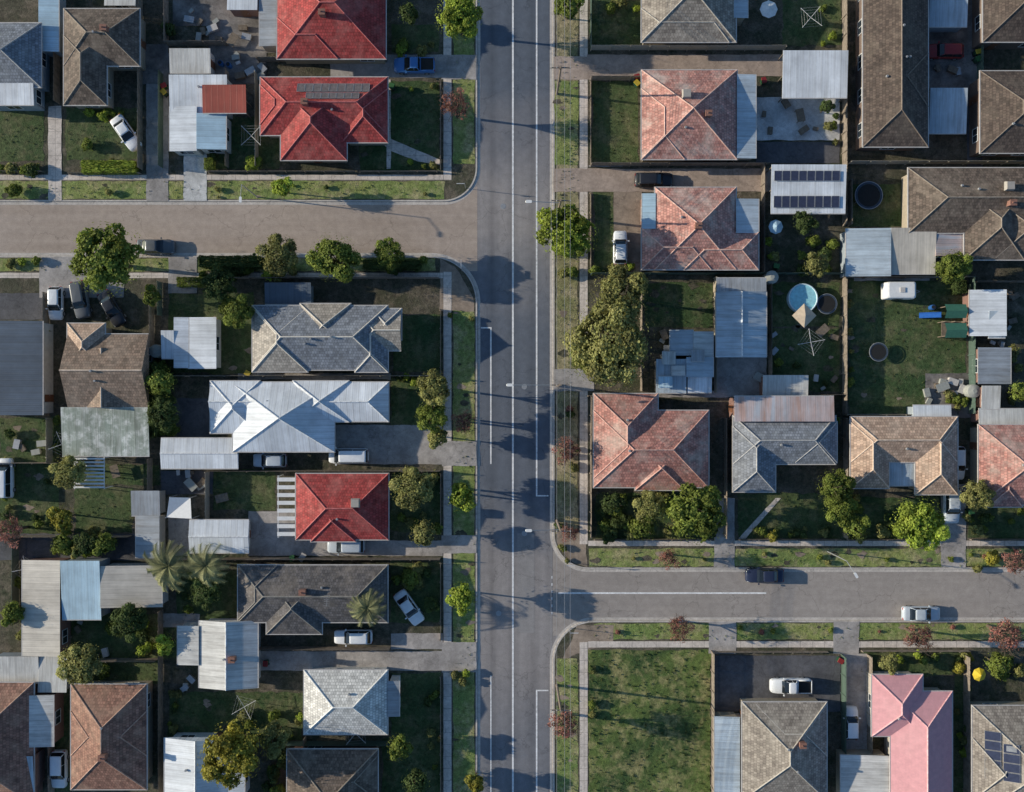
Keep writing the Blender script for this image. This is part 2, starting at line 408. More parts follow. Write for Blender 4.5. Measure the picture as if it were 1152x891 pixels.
def building(name,label,cat,parts,mat,wall=None,eave=3.0,pitch=24,chim=0,vents=1,wins=6,door=True,open_=False,solar=None,ant=False,group=None,capmat=None,solmat=None,cool=0):
    P=[]
    for i,p in enumerate(parts):
        x0,y0,x1,y1,k=p[:5]; m=p[5] if len(p)>5 and p[5] else mat; ev=p[6] if len(p)>6 else eave
        a=W(x0,y1,ev); b=W(x1,y0,ev)
        if k=='h': k='xhh' if (b[0]-a[0])>=(b[1]-a[1]) else 'yhh'
        tp=math.tan(math.radians(pitch)) if k[0]!='s' else math.tan(math.radians(4))
        e=0.012*i
        P.append(dict(x0=a[0]-e,y0=a[1]-e,x1=b[0]+e,y1=b[1]+e,z=ev+0.007*i,k=k,m=m,tp=tp))
    cx=sum(p['x0']+p['x1'] for p in P)/2/len(P); cy=sum(p['y0']+p['y1'] for p in P)/2/len(P)
    base=(cx,cy,GZ); T=top(name,base,label,cat,group)
    cap=MB();guts=[]
    m0=P[0]['m']; mb=MB(); anx=[]
    for p in P:
        if p['m'] is m0: roofmesh(mb,cap,guts,p)
        else:
            q=MB(); roofmesh(q,cap,guts,p); anx.append((q,p['m']))
    roof=part(T,'roof',mb.data('roof',[m0],base))
    for q,m in anx: part(T,'annex_roof',q.data('annex_roof',[m],base))
    if cap.v:
        if capmat is None:
            capmat=plain('cap_'+mat.name,CAPC.get(mat.name,(0.74,0.75,0.76)),0.7,0.3)
        part(roof,'ridge_cap',cap.data('ridge_cap',[capmat],base))
    for g in guts: part(T,'gutter',g.data('gutter',[M_gutter],base))
    wmb=MB(); wl=wall or random.choice(WALLS)
    wr=[]
    for p in P:
        ins=0.45 if p['k'][0]!='s' else 0.2
        r=(p['x0']+ins,p['y0']+ins,p['x1']-ins,p['y1']-ins,p['z'])
        wr.append(r)
        if open_:
            posts(T,[(x-cx,y-cy) for x in(r[0],r[2]) for y in(r[1],(r[1]+r[3])/2,r[3])],p['z']-0.12)
        else:
            wmb.box(r[0],r[1],0.02,r[2],r[3],p['z']-(0.175 if p['k'][0]!='s' else 0.085))
    if not open_:
        part(T,'wall',wmb.data('wall',[wl],base))
        cand=[]
        for i,r in enumerate(wr):
            for side in range(4):
                L=(r[2]-r[0]) if side%2==0 else (r[3]-r[1])
                n=max(1,int(L/3.6))
                for q in range(n):
                    t=(q+0.5)/n
                    if side==0: x,y,nx,ny=r[0]+L*t,r[1],0,-1
                    elif side==2: x,y,nx,ny=r[0]+L*t,r[3],0,1
                    elif side==1: x,y,nx,ny=r[2],r[1]+L*t,1,0
                    else: x,y,nx,ny=r[0],r[1]+L*t,-1,0
                    if L<2.4: continue
                    if any(j!=i and s[0]-1<x<s[2]+1 and s[1]-1<y<s[3]+1 for j,s in enumerate(wr)): continue
                    cand.append((x,y,nx,ny))
        rr=random.Random(len(label)*7+int(abs(cx)*10)); rr.shuffle(cand)
        if door and cand:
            x,y,nx,ny=cand.pop(); rot=math.atan2(nx,-ny)
            dd=part(T,'door',DOOR,(x-cx+nx*0.02,y-cy+ny*0.02,1.04),(0,0,rot)); part(dd,'handle',HAN)
        for x,y,nx,ny in cand[:wins]:
            rot=math.atan2(nx,-ny)
            w=part(T,'window',WIN,(x-cx+nx*0.02,y-cy+ny*0.02,1.5),(0,0,rot)); part(w,'frame',WFR)
    rr=random.Random(int(abs(cx*31+cy*17)))
    def spot():
        p=P[0]
        return (p['x0']+(p['x1']-p['x0'])*rr.uniform(0.3,0.7),p['y0']+(p['y1']-p['y0'])*rr.uniform(0.3,0.7))
    for i in range(chim):
        x,y=spot(); z=rheight(P,x,y); mb=MB(); mb.box(x-0.35,y-0.3,z-0.6,x+0.35,y+0.3,z+0.75); mb.box(x-0.41,y-0.36,z+0.753,x+0.41,y+0.36,z+0.86); mb.cyl((x-0.12,y,z+0.86),(x-0.12,y,z+1.05),0.09,n=8)
        part(roof,'chimney',mb.data('chimney',[M_chim],base))
    for i in range(vents):
        x,y=spot(); z=rheight(P,x,y); part(roof,'roof_vent',VENT,(x-cx,y-cy,z-0.1-GZ))
    for i in range(cool):
        x,y=spot(); z=rheight(P,x,y); part(roof,'air_cooler',COOL,(x-cx,y-cy,z-GZ+0.1))
    if ant:
        x,y=spot(); z=rheight(P,x,y); part(roof,'antenna',ANT,(x-cx,y-cy,z-GZ),(0,0,rr.uniform(0,3)))
    for q in (solar or []):
        x0,y0,x1,y1,nx,ny=q
        for i in range(nx):
            for j in range(ny):
                a=W(x0+(x1-x0)*(i+0.04)/nx,y0+(y1-y0)*(j+0.96)/ny,3.8); b=W(x0+(x1-x0)*(i+0.96)/nx,y0+(y1-y0)*(j+0.04)/ny,3.8)
                pts=[(a[0],a[1]),(b[0],a[1]),(b[0],b[1]),(a[0],b[1])]
                hh=[rheight(P,*w) for w in pts]
                if min(hh)<0: continue
                m=MB(); t=[(w[0],w[1],h+0.13) for w,h in zip(pts,hh)]; bt=[(w[0],w[1],h+0.09) for w,h in zip(pts,hh)]
                m.face(t); m.face(bt[::-1],1)
                for c in range(4):
                    e=(c+1)%4; m.face([bt[c],bt[e],t[e],t[c]],1)
                for c in range(4):
                    e=(c+1)%4; A1=Vector(t[c]);B1=Vector(t[e]); m.cyl(A1,B1,0.025,n=4,mi=1)
                part(roof,'solar_panel',m.data('solar_panel',[solmat or M_solar,M_steel],base))
    return T
def hs(label,parts,mat,**k): return building('house',label,'house',parts,mat,**k)
def shed(label,parts,mat,**k):
    k.setdefault('eave',2.3);k.setdefault('pitch',9);k.setdefault('vents',0);k.setdefault('wins',1)
    return building('shed',label,'shed',parts,mat,**k)
def carport(label,parts,mat,**k):
    k.setdefault('eave',2.4);k.setdefault('pitch',8)
    return building('carport',label,'carport',parts,mat,open_=True,vents=0,**k)
# ---------------------------------------------------------------- SETTING
def sheet(name,x0,y0,x1,y1,z,m):
    mb=MB(); mb.face([(x0,y0,z),(x1,y0,z),(x1,y1,z),(x0,y1,z)]); return struct(name,mb.data(name,[m]))
G_yard=grass('yard_soil_and_grass',(0.06,0.068,0.04),(0.12,0.105,0.078),(0.22,0.18,0.14),0.6,1)
G_lawn=grass('lawn_grass',(0.05,0.09,0.034),(0.09,0.12,0.048),(0.20,0.18,0.10),0.55,2)
G_verge=grass('verge_grass',(0.18,0.25,0.075),(0.27,0.30,0.10),(0.45,0.38,0.22),0.7,3)
G_dry=grass('dry_verge_grass',(0.22,0.22,0.10),(0.34,0.29,0.17),(0.48,0.39,0.26),0.7,4)
G_lot=grass('vacant_lot_grass',(0.045,0.085,0.03),(0.13,0.18,0.05),(0.36,0.32,0.15),0.8,5,0.50)
G_dirt=paving('bare_earth',(0.34,0.27,0.21),0.6)
C_con=paving('concrete_paving',(0.42,0.39,0.37),0.5)
C_path=paving('footpath_concrete',(0.70,0.62,0.55),0.25,1.5)
C_brown=paving('brown_concrete',(0.44,0.35,0.29),0.35)
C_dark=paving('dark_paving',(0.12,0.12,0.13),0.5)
C_yardc=paving('dirty_yard_paving',(0.24,0.22,0.205),0.9)
C_pale=paving('pale_concrete',(0.66,0.66,0.65),0.5)
A_main=asphalt('asphalt_main',(0.235,0.22,0.22),(0.35,0.325,0.315),'y',(0.105,0.128,0.165))  # last colour is the painted shade on the road
A_side=asphalt('asphalt_side',(0.38,0.305,0.25),(0.49,0.405,0.345),'x')
A_side2=asphalt('asphalt_side_grey',(0.31,0.275,0.25),(0.42,0.375,0.34),'x')
C_kerb=paving('kerb_concrete',(0.60,0.55,0.50),0.2,0)
sheet('ground',-1500,-1500,1500,1500,-0.06,G_yard)
a=W(515,0)[0];b=W(645,0)[0]
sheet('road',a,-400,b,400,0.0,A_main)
sheet('road',-400,W(0,305)[1],W(537,0)[0],W(0,210)[1],0.005,A_side)
sheet('road',W(622,0)[0],W(0,715)[1],400,W(0,620)[1],0.005,A_side2)
def outline(sx,sy,cx,cy,R,e):
    F=3200; e*=S
    X=cx-sx*e; Y=cy-sy*e; r=R+e
    pts=[(X,cy+sy*F)]
    ox,oy=X+sx*r,Y+sy*r
    for i in range(15):
        t=i/14*math.pi/2
        pts.append((ox-sx*r*math.cos(t),oy-sy*r*math.sin(t)))
    pts.append((cx+sx*F,Y)); return pts
def block(sx,sy,cx,cy,R):
    o=outline(sx,sy,cx,cy,R,0)+[(cx+sx*3200,cy+sy*3200)]
    p=[W(*q) for q in o]
    ar=sum(p[i][0]*p[(i+1)%len(p)][1]-p[(i+1)%len(p)][0]*p[i][1] for i in range(len(p)))
    if ar<0:p=p[::-1]
    mb=MB(); mb.face([(x,y,GZ) for x,y in p])
    struct('ground',mb.data('ground',[G_yard]))
    k=MB()
    def strip(ea,za,eb,zb):
        A=[W(*q) for q in outline(sx,sy,cx,cy,R,ea)];B=[W(*q) for q in outline(sx,sy,cx,cy,R,eb)]
        for i in range(len(A)-1):
            f=[(*A[i],za),(*A[i+1],za),(*B[i+1],zb),(*B[i],zb)]
            n=(Vector(f[1])-Vector(f[0])).cross(Vector(f[2])-Vector(f[0]))
            k.face(f if n.z>=0 else f[::-1])
    strip(0.38,0.012,0.0,0.02); strip(0.0,0.02,-0.02,GZ+0.008); strip(-0.02,GZ+0.008,-0.20,GZ+0.009)
    struct('kerb',k.data('kerb',[C_kerb]))
block(-1,-1,537,227,38); block(-1,1,537,288,52); block(1,-1,622,640,40); block(1,1,622,698,46)
cnt=[0]
LAWNS=[]
def patch(name,pts,m,layer,jit=0.0):
    if len(pts)==4 and not isinstance(pts[0],(tuple,list)):
        x0,y0,x1,y1=pts; pts=[(x0,y0),(x1,y0),(x1,y1),(x0,y1)]
        if name in('lawn','verge','vacant_lot'): LAWNS.append((max(x0,-20),max(y0,-20),min(x1,1175),min(y1,910),name))
    q=[]
    for i in range(len(pts)):
        a=pts[i];b=pts[(i+1)%len(pts)]; L=math.hypot(b[0]-a[0],b[1]-a[1]); n=max(1,int(min(L,1500)/7)) if jit else 1
        for k in range(n):
            t=k/n; q.append((a[0]+(b[0]-a[0])*t+random.uniform(-jit,jit),a[1]+(b[1]-a[1])*t+random.uniform(-jit,jit)))
    p=[W(*w) for w in q]
    ar=sum(p[i][0]*p[(i+1)%len(p)][1]-p[(i+1)%len(p)][0]*p[i][1] for i in range(len(p)))
    if ar<0:p=p[::-1]
    z=GZ+0.004+layer*0.007+(cnt[0]%5)*0.0012; cnt[0]+=1
    mb=MB(); mb.face([(x,y,z) for x,y in p]); return struct(name,mb.data(name,[m]))
V='verge';L='lawn';D='driveway';F='footpath'
for r in((510,-300,534,185),(510,345,534,1300)): patch(V,r,G_verge,0,0.8)
for r in((626,-300,650,600),(626,745,650,1300)): patch(V,r,G_dry,0,1.0)
patch(V,(-800,204,500,224),G_verge,0,0.8)
patch(V,(-800,291,490,305),G_verge,0,0.8)
patch(V,(662,617,2000,637),G_verge,0,0.8); patch(V,(668,701,2000,719),G_verge,0,0.8)
patch('corner_ground',[(495,292),(512,300),(533,335),(533,350),(495,350)],G_dirt,1,1)
patch('corner_ground',[(626,590),(660,600),(660,637),(640,630),(626,610)],G_dirt,1,1)
patch('corner_ground',[(650,704),(690,702),(690,724),(650,735),(630,745)],G_dirt,1,1)
patch(V,(626,740,650,900),G_verge,1,1.0)
patch(V,(624,92,650,186),G_verge,1,1.0)
for r in((499,-300,508,203),(499,306,508,1300),(652,-300,661,612),(652,722,661,1300)): patch(F,r,C_path,3,0.15)
for r in((-800,197,498.5,203),(-800,307,498.5,313),(661.5,608,2000,614),(661.5,721,2000,728)): patch(F,r,C_path,4,0.15)
for r,m in(((497,62,536,90),C_con),((372,62,498,88),C_con),((497,496,536,524),C_con),((375,478,498,522),C_con),((497,602,536,622),C_con),((280,575,332,625),C_con),((330,608,498,625),C_con),
 ((497,722,536,756),C_con),((290,732,498,754),C_con),((55,120,70,226),C_path),((165,95,190,226),C_con),((207,168,233,226),C_pale),((190,289,222,330),C_con),((45,289,140,335),C_con),
 ((623,64,666,90),C_brown),((660,62,884,86),C_brown),((623,190,666,216),C_brown),((660,190,872,216),C_brown),((623,415,668,440),C_con),
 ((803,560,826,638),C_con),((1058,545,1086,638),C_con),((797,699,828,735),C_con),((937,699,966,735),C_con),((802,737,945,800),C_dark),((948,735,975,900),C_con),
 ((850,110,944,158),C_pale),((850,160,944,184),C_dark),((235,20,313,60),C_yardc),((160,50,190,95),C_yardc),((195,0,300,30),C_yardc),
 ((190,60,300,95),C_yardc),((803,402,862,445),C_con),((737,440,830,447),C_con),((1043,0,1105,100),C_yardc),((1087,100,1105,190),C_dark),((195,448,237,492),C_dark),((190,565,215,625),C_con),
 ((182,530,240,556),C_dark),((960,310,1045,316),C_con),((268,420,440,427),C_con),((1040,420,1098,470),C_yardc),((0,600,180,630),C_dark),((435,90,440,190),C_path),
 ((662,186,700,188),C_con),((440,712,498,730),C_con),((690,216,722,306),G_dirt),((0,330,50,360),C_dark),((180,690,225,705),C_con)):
    patch(D if m is not G_dirt else 'bare_ground',r,m,5,0.5)
for r in((405,92,495,192),(440,28,495,60),(0,125,50,182),(75,122,160,180),(240,132,315,190),(666,92,718,186),(668,216,690,306),(725,318,802,368),(866,318,944,368),(866,370,944,440),
 (955,316,1086,465),(955,208,1020,255),(880,0,946,52),(664,0,722,56),(442,355,496,418),(440,425,496,480),(240,528,310,574),(85,548,150,598),(0,470,68,600),(440,532,496,598),(440,632,496,700),
 (440,757,496,890),(190,778,340,832),(430,830,496,895),(80,690,200,740),(200,640,268,700),(670,555,800,606),(830,555,945,606),(945,560,1055,606),(1088,570,1200,606),(968,733,1088,760),(1072,760,1092,890),(80,522,180,545),(100,735,183,768),(60,768,80,890),(190,330,285,420)):
    patch(L,r,G_lawn,1,1.6)
patch('vacant_lot',(662,731,799,1000),G_lot,2,1.0)
patch(F,[(415,150),(420,148),(495,180),(495,186),(470,182),(440,170)],C_path,6,0.3)
patch(F,[(872,560),(878,560),(838,606),(830,606)],C_path,6,0.3)
rr=random.Random(3)
for i in range(130):
    x,y=rr.choice([(rr.uniform(628,648),rr.uniform(0,590)),(rr.uniform(628,648),rr.uniform(745,880)),(rr.uniform(0,490),rr.uniform(206,222)),(rr.uniform(670,1150),rr.uniform(703,717)),(rr.uniform(670,1150),rr.uniform(619,635)),(rr.uniform(955,1085),rr.uniform(320,460)),(rr.uniform(195,335),rr.uniform(782,830)),(rr.uniform(5,65),rr.uniform(475,595)),(rr.uniform(728,798),rr.uniform(322,365)),(rr.uniform(870,940),rr.uniform(320,438)),(rr.uniform(200,280),rr.uniform(335,415)),(rr.uniform(410,490),rr.uniform(96,188)),(rr.uniform(512,532),rr.uniform(350,890))])
    r=rr.uniform(2,5.5); pts=[(x+math.cos(t*0.7)*r*rr.uniform(0.5,1.6),y+math.sin(t*0.7)*r*rr.uniform(0.4,1.0)) for t in range(9)]
    patch('bare_ground',pts,G_dirt if rr.random()<0.45 else G_yard,2 if x<661 or y>700 else 3,0.3)
M_line=paving('road_paint',(0.88,0.88,0.88),0.2,0,3)
M_newer=asphalt('repaired_asphalt',(0.26,0.25,0.25),(0.33,0.315,0.31),'y')
def mark(x0,y0,x1,y1,z=0.012,m=None,name='road_marking'):
    a=W(x0,y1);b=W(x1,y0); sheet(name,a[0],a[1],b[0],b[1],z,m or M_line)
mark(576.0,-400,578.0,1300)
mark(602.9,-400,604.6,558.5); mark(604.7,557.0,617,558.5)
mark(602.9,776,604.6,1300); mark(604.7,776,617,777.5)
mark(551.4,368,553.0,522); mark(541,368,551.3,369.5); mark(551.6,760,552.9,1300)
for y in range(648,696,8): mark(620.5,y,621.4,y+3)
mark(628,666.3,862,668.1,0.014)
mark(582,600,601,712,0.006,M_newer,'road_patch')
for x,y in((590,435),(566,232),(590,600),(561,690)):
    mb=MB(); a=W(x,y); mb.cyl((a[0],a[1],0.0),(a[0],a[1],0.013),0.34,n=20); struct('manhole_cover',mb.data('manhole_cover',[M_steel]))

# ---------------------------------------------------------------- HOUSES
hs('blue-grey tiled hip roof house with pale annex',[(-40,26,46,98,'h'),(-20,92,38,118,'sb',X_white)],T_grey,wall=B_boardb)
shed('long pale blue metal shed beside a grey house',[(44,-30,66,58,'sr')],X_lblue)
hs('dark brown tiled house with crossing hip roofs',[(72,10,157,74,'xhh'),(72,40,120,118,'yhh'),(88,18,130,60,'yhh')],T_brown,wall=B_cream,chim=1)
shed('small pale shed behind a brown tiled house',[(118,-20,153,7,'st')],X_off)
hs('bright red tiled house with a broad hip roof',[(312,-40,434,66,'xhh'),(312,20,380,66,'xhh')],T_red,wall=B_cream,chim=1,ant=True)
shed('grey metal lean-to beside a red roofed house',[(292,-20,311,52,'sl')],X_grey)
shed('white flat roofed garden shed by red house',[(256,-20,290,12,'st')],X_white)
hs('red tiled house with front wing and solar panels on the roof',[(293,87,436,152,'xhh'),(316,100,390,180,'yhh'),(385,100,436,160,'yhh'),(293,96,330,140,'yhh')],T_red,wall=B_cream,solar=[(334,93,416,104,9,1),(345,105,405,113,7,1)],chim=1,solmat=M_solarg)
hs('white metal roofed house with stepped flat roofs',[(191,85,256,128,'sb'),(191,120,222,170,'sl'),(222,128,254,168,'sr',X_lblue)],X_white,wall=B_board,eave=2.8)
building('carport','red sheet roof carport next to a white house','carport',[(228,96,277,127,'sb')],X_red,open_=True,vents=0,eave=3.25)
shed('small white ribbed metal garden shed',[(191,55,237,82,'sb')],X_off)
shed('large dark blue-grey flat roofed metal garage',[(-30,361,48,467,'sr')],X_dark,eave=3)
hs('tan and brown tiled house with low gables',[(76,376,167,458,'xgg',T_brown2),(76,364,118,412,'yhh',T_tan),(98,392,138,458,'ygg',T_brown2)],T_tan,wall=B_cream,vents=2)
carport('stained greenish translucent patio roof behind a brown house',[(70,458,168,513,'sb')],X_green,eave=2.6)
shed('white ribbed metal shed beside a garden',[(212,357,244,415,'sl'),(196,357,212,414,'sr'),(182,372,196,403,'sb')],X_white)
hs('grey and taupe tiled house with hip roof and crossing wings',[(284,344,436,416,'xhh'),(284,346,346,418,'yhh',T_taupe),(338,342,394,392,'yhh',T_taupe),(400,350,451,394,'xhg',T_taupe),(400,360,436,418,'yhh'),(418,348,451,382,'yhh')],T_grey,wall=B_board,vents=3,capmat=plain('cap_pale',(0.74,0.68,0.59)))
shed('dark flat roofed shed behind the grey house',[(298,318,350,342,'sb')],X_dark)
hs('long blue-white metal roofed house with broad front hip',[(237,430,437,474,'xgh'),(262,432,376,508,'yhh'),(237,429,292,487,'yhh'),(330,429,392,474,'yhh')],X_white,wall=B_board,vents=2,pitch=20)
carport('white metal carport over a car',[(181,493,268,527,'xgg')],X_white)
hs('bright red tiled house with a hip roof',[(333,533,437,607,'xhh'),(350,560,400,609,'yhh')],T_red,wall=B_board,vents=1,cool=1)
shed('white metal garden shed on concrete',[(213,585,280,622,'xgg')],X_white)
shed('narrow grey metal shed along a fence',[(153,580,180,628,'sl'),(148,552,180,580,'sb')],X_grey)
hs('dark slate tiled house with hip roof',[(268,636,436,700,'xhh'),(300,650,362,713,'yhh'),(268,636,312,697,'yhh')],T_slate,wall=B_red,chim=1,ant=True)
shed('beige metal roofed outbuilding in a yard',[(25,630,69,738,'sl')],X_beige,eave=2.8)
shed('pale blue metal roofed outbuilding in a yard',[(70,630,114,697,'sb')],X_lblue,eave=2.9)
shed('off-white metal roofed outbuilding in a yard',[(115,636,182,683,'sr')],X_beige,eave=2.7)
shed('weathered grey flat roofed sheds in a row',[(-10,738,44,768,'sb'),(44,738,76,778,'st')],X_off)
hs('weathered white metal roofed bungalow beside driveway',[(224,698,290,774,'ygg'),(200,704,224,748,'sl')],X_off,wall=B_board,eave=2.9,pitch=14,chim=1)
hs('rust brown tiled house with hip roof',[(80,770,165,888,'yhh'),(80,800,165,850,'xhh')],T_rust,wall=B_cream,vents=1,chim=1)
hs('brown tiled house with patched metal annex',[(-40,768,38,905,'yhh'),(20,782,60,840,'sr',X_off),(15,850,38,890,'sb',X_blue)],T_rust,wall=B_red)
hs('pale grey pyramid roofed house with white ridges',[(342,754,436,826,'xhh'),(436,766,449,806,'sr',X_grey)],T_pale,wall=B_board,pitch=25,capmat=plain('cap_white',(0.84,0.83,0.80)))
hs('white metal roofed house with ribbed sheets',[(185,830,262,930,'ygg'),(230,855,275,900,'sr')],X_white,wall=B_board,pitch=15)
hs('dark brown tiled house with hip roof and chimney',[(323,843,425,940,'yhh'),(360,850,425,900,'xhh')],T_brown,wall=B_red,chim=1)
hs('grey brown tiled house with hip roof',[(722,-50,828,47,'yhh'),(822,-20,841,20,'sr',X_blue),(722,10,820,47,'xhh')],T_greyb,wall=B_cream,chim=1)
hs('terracotta tiled house with pale metal verandah',[(722,79,829,179,'yhh'),(722,100,770,179,'yhh'),(829,84,850,178,'sr',X_blue)],T_pink,wall=B_cream,chim=1,cool=1)
carport('white metal carport over a yard',[(880,58,953,110,'sb')],X_white)
building('carport','white carport roof with two rows of solar panels','carport',[(867,186,951,240,'sb')],X_white,open_=True,vents=0,eave=2.6,solar=[(873,190,948,202,8,1),(873,218,948,232,8,1)])
hs('terracotta tiled house with blue metal side verandahs',[(737,211,828,303,'yhh'),(722,257,800,303,'xhh'),(770,262,853,303,'xhh'),(828,224,853,262,'sr',X_blue),(723,218,737,257,'sl',X_lblue)],T_pink,wall=B_red,vents=1,chim=1)
shed('blue-grey metal garage beside a lawn',[(806,328,862,402,'ygg'),(806,313,862,328,'st',X_grey)],X_blue,eave=2.7)
shed('grey flat roofed shed in a back yard',[(754,371,780,400,'sl'),(780,373,802,402,'sr',X_off,2.45)],X_blue)
shed('cluttered grey workshop roof with patched stepped sheets',[(738,404,772,442,'sb'),(745,396,760,410,'st',X_off,2.6),(772,402,802,424,'sr',X_blue,2.6),(741,424,756,436,'st',X_lblue,2.75),(778,394,792,406,'sb',X_grey,2.9),(774,424,800,441,'sb',X_white,2.2),(757,412,770,422,'sl',X_off,2.85)],X_blue)
shed('small ribbed metal shed on concrete',[(858,422,909,446,'sb')],X_off)
hs('worn terracotta tiled house with hip roof',[(668,443,740,538,'yhh'),(668,462,797,548,'xhh'),(715,500,770,551,'yhh')],T_terra,wall=B_red,chim=0,vents=2)
hs('grey tiled house with faded pink metal section',[(825,468,940,522,'xhh',T_grey),(826,446,938,474,'st',X_pink,3.6),(825,480,872,553,'yhh',T_grey),(895,475,941,520,'yhh',T_grey)],T_grey,wall=B_red,vents=1)
hs('tan tiled U-shaped house with pale infill roof',[(957,469,1077,520,'xhh'),(957,475,1000,549,'yhh'),(1030,475,1077,556,'yhh'),(998,514,1029,546,'sb',X_blue,2.6)],T_tan,wall=B_cream)
hs('rust brown tiled house beside a driveway',[(1101,478,1200,568,'xhh'),(1110,510,1150,570,'yhh')],T_terra,wall=B_cream)
hs('long dark brown tiled apartment building',[(971,-40,1044,165,'yhh'),(985,60,1044,120,'xhh')],T_brownd,wall=B_brown,eave=3.6,wins=14,vents=4)
hs('dark brown tiled flats beside a car park',[(1103,80,1180,172,'yhh')],T_brownd,wall=B_brown,eave=3.6,vents=2)
hs('dark brown tiled flats by driveway',[(1106,-60,1190,47,'yhh')],T_brownd,wall=B_brown,eave=3.6)
shed('pale metal roofed garage by flats',[(1045,-20,1088,30,'sb')],X_blue)
carport('pale blue carport beside brown flats',[(1045,100,1087,150,'sb')],X_blue)
hs('dark brown tiled L-shaped house with wings',[(1022,189,1200,262,'xhh'),(1085,215,1152,292,'yhh'),(1120,225,1200,290,'xhh')],T_brown,wall=B_cream,chim=1,vents=2,cool=1)
shed('pale blue and beige metal roofed garages',[(952,257,1001,311,'sl'),(1001,257,1052,308,'sb',X_beige),(1052,262,1083,288,'sr',X_pink)],X_blue,eave=2.7)
shed('white metal shed beside a fence',[(1091,326,1131,378,'sl'),(1112,350,1131,380,'sb',X_blue)],X_white)
shed('brown and grey garden sheds',[(1099,391,1137,432,'sr'),(1104,434,1125,460,'sb',X_off)],X_grey)
shed('small white metal roofed lean-to behind a tan house',[(1027,456,1070,470,'st')],X_white)
shed('white metal roofed lean-to behind a rust brown house',[(1101,460,1160,477,'st')],X_off)
hs('grey brown tiled house with hip roof',[(835,790,930,900,'yhh'),(850,792,930,850,'xhh')],T_greyb,wall=B_cream,chim=1,vents=2)
shed('long white flat roofed carport and shed',[(804,806,832,920,'sl')],X_blue)
hs('rose pink painted roof house with stepped hips',[(981,759,1038,828,'yhh'),(1002,778,1071,920,'yhh')],T_rose,wall=B_render,vents=1)
shed('white ribbed metal shed between houses',[(946,849,999,920,'sl')],X_off)
hs('grey brown tiled house with solar panels',[(1094,794,1200,920,'yhh'),(1094,830,1150,900,'xhh')],T_greyb,wall=B_cream,solar=[(1108,822,1124,876,1,5),(1125,834,1141,876,1,4)])
# ---------------------------------------------------------------- FENCES
M_pal=plain('fence_paling_timber',(0.28,0.235,0.19),0.9,0.3,0,0.2,2)
M_pal2=plain('fence_green_metal',(0.10,0.15,0.12),0.6,0.1)
M_pal3=plain('fence_cream_metal',(0.46,0.41,0.33),0.6,0.1)
def fence(x0,y0,x1,y1,h=1.65,m=None,kind='timber'):
    a=Vector((*W(x0,y0),0));b=Vector((*W(x1,y1),0)); d=b-a; Ln=d.length; d.normalize(); n=Vector((-d.y,d.x,0)); mb=MB()
    def bx(s0,s1,o0,o1,z0,z1):
        p=[a+d*s0+n*o0,a+d*s1+n*o0,a+d*s1+n*o1,a+d*s0+n*o1]
        v=[(q.x,q.y,z0) for q in p]+[(q.x,q.y,z1) for q in p]; k=len(mb.v); mb.v+=v
        for f in((3,2,1,0),(4,5,6,7),(0,1,5,4),(1,2,6,5),(2,3,7,6),(3,0,4,7)): mb.f.append(tuple(k+i for i in f)); mb.m.append(0)
    s=0.0
    while s<Ln:
        hh=h+random.uniform(-0.05,0.04); bx(s,min(s+0.14,Ln),0,0.022,GZ+0.03,GZ+hh); s+=0.155
    s=0.0
    while s<Ln:
        bx(s,s+0.09,-0.12,-0.03,GZ-0.02,GZ+h-0.1); s+=2.4
    bx(0,Ln,-0.03,-0.002,GZ+0.3,GZ+0.37); bx(0,Ln,-0.03,-0.002,GZ+h-0.35,GZ+h-0.28)
    m=m or M_pal
    nm={'timber':'weathered grey timber paling fence between yards','green':'dark green metal fence between yards','cream':'cream metal fence between yards'}[kind]
    if h<1.3:nm='low timber front fence beside a footpath'
    c=(a+b)/2
    o=bpy.data.objects.new('fence',mb.data('fence',[m],(c.x,c.y,GZ))); o.location=(c.x,c.y,GZ); o['label']=nm;o['category']='fence';o['group']='fences between yards'; link(o)
FN=[(68,0,68,118),(161,0,161,192),(190,0,190,52),(190,52,258,52),(184,84,184,190),(291,85,291,190),(258,82,258,190),(292,70,436,70),(0,123,52,123),
(262,314,495,314),(183,318,183,356),(170,423,496,423),(174,345,174,408),(238,529,496,529),(182,627,496,627),(225,727,440,727),(190,833,440,833),(60,470,60,520),(172,515,172,552),(184,685,184,890),(0,520,70,520),(0,602,150,602),(22,602,22,700),(236,530,236,584),(56,330,56,468),(62,780,62,890),(82,740,180,740),(345,827,345,843),
(664,0,664,56),(664,57,880,57),(664,91,720,91),(664,187,862,187),(947,0,947,255),(947,312,947,466),(664,309,946,309),(803,313,803,442),(864,313,864,440),(864,444,946,444),(720,315,720,440),(948,313,1090,313),(1089,313,1089,465),(948,466,1030,466),(948,470,948,604),(814,470,814,604),(1094,480,1094,560),(664,445,664,604),(1098,50,1098,178),(952,185,1150,185),(856,188,856,308),(953,205,953,255),(1092,318,1200,318),
(800,731,800,890),(946,735,946,848),(800,802,835,802),(1083,735,1083,890),(975,735,975,850),(660,445,668,445)]
for i,f in enumerate(FN):
    k=i%6
    if k==4: fence(*f,m=M_pal2,kind='green')
    elif k==5: fence(*f,m=M_pal3,kind='cream')
    else: fence(*f)
for f in((236,194,400,194),(405,194,496,194),(496,92,496,192),(496,348,496,480),(496,532,496,600),(496,632,496,720),(496,760,496,890),(664,92,664,186),(664,218,664,306),(668,606,800,606),(830,606,944,606),(952,606,1055,606),(1090,606,1152,606),(803,732,930,732),(968,731,1088,731),(80,196,160,196),(0,194,50,194)): fence(*f,h=0.8)
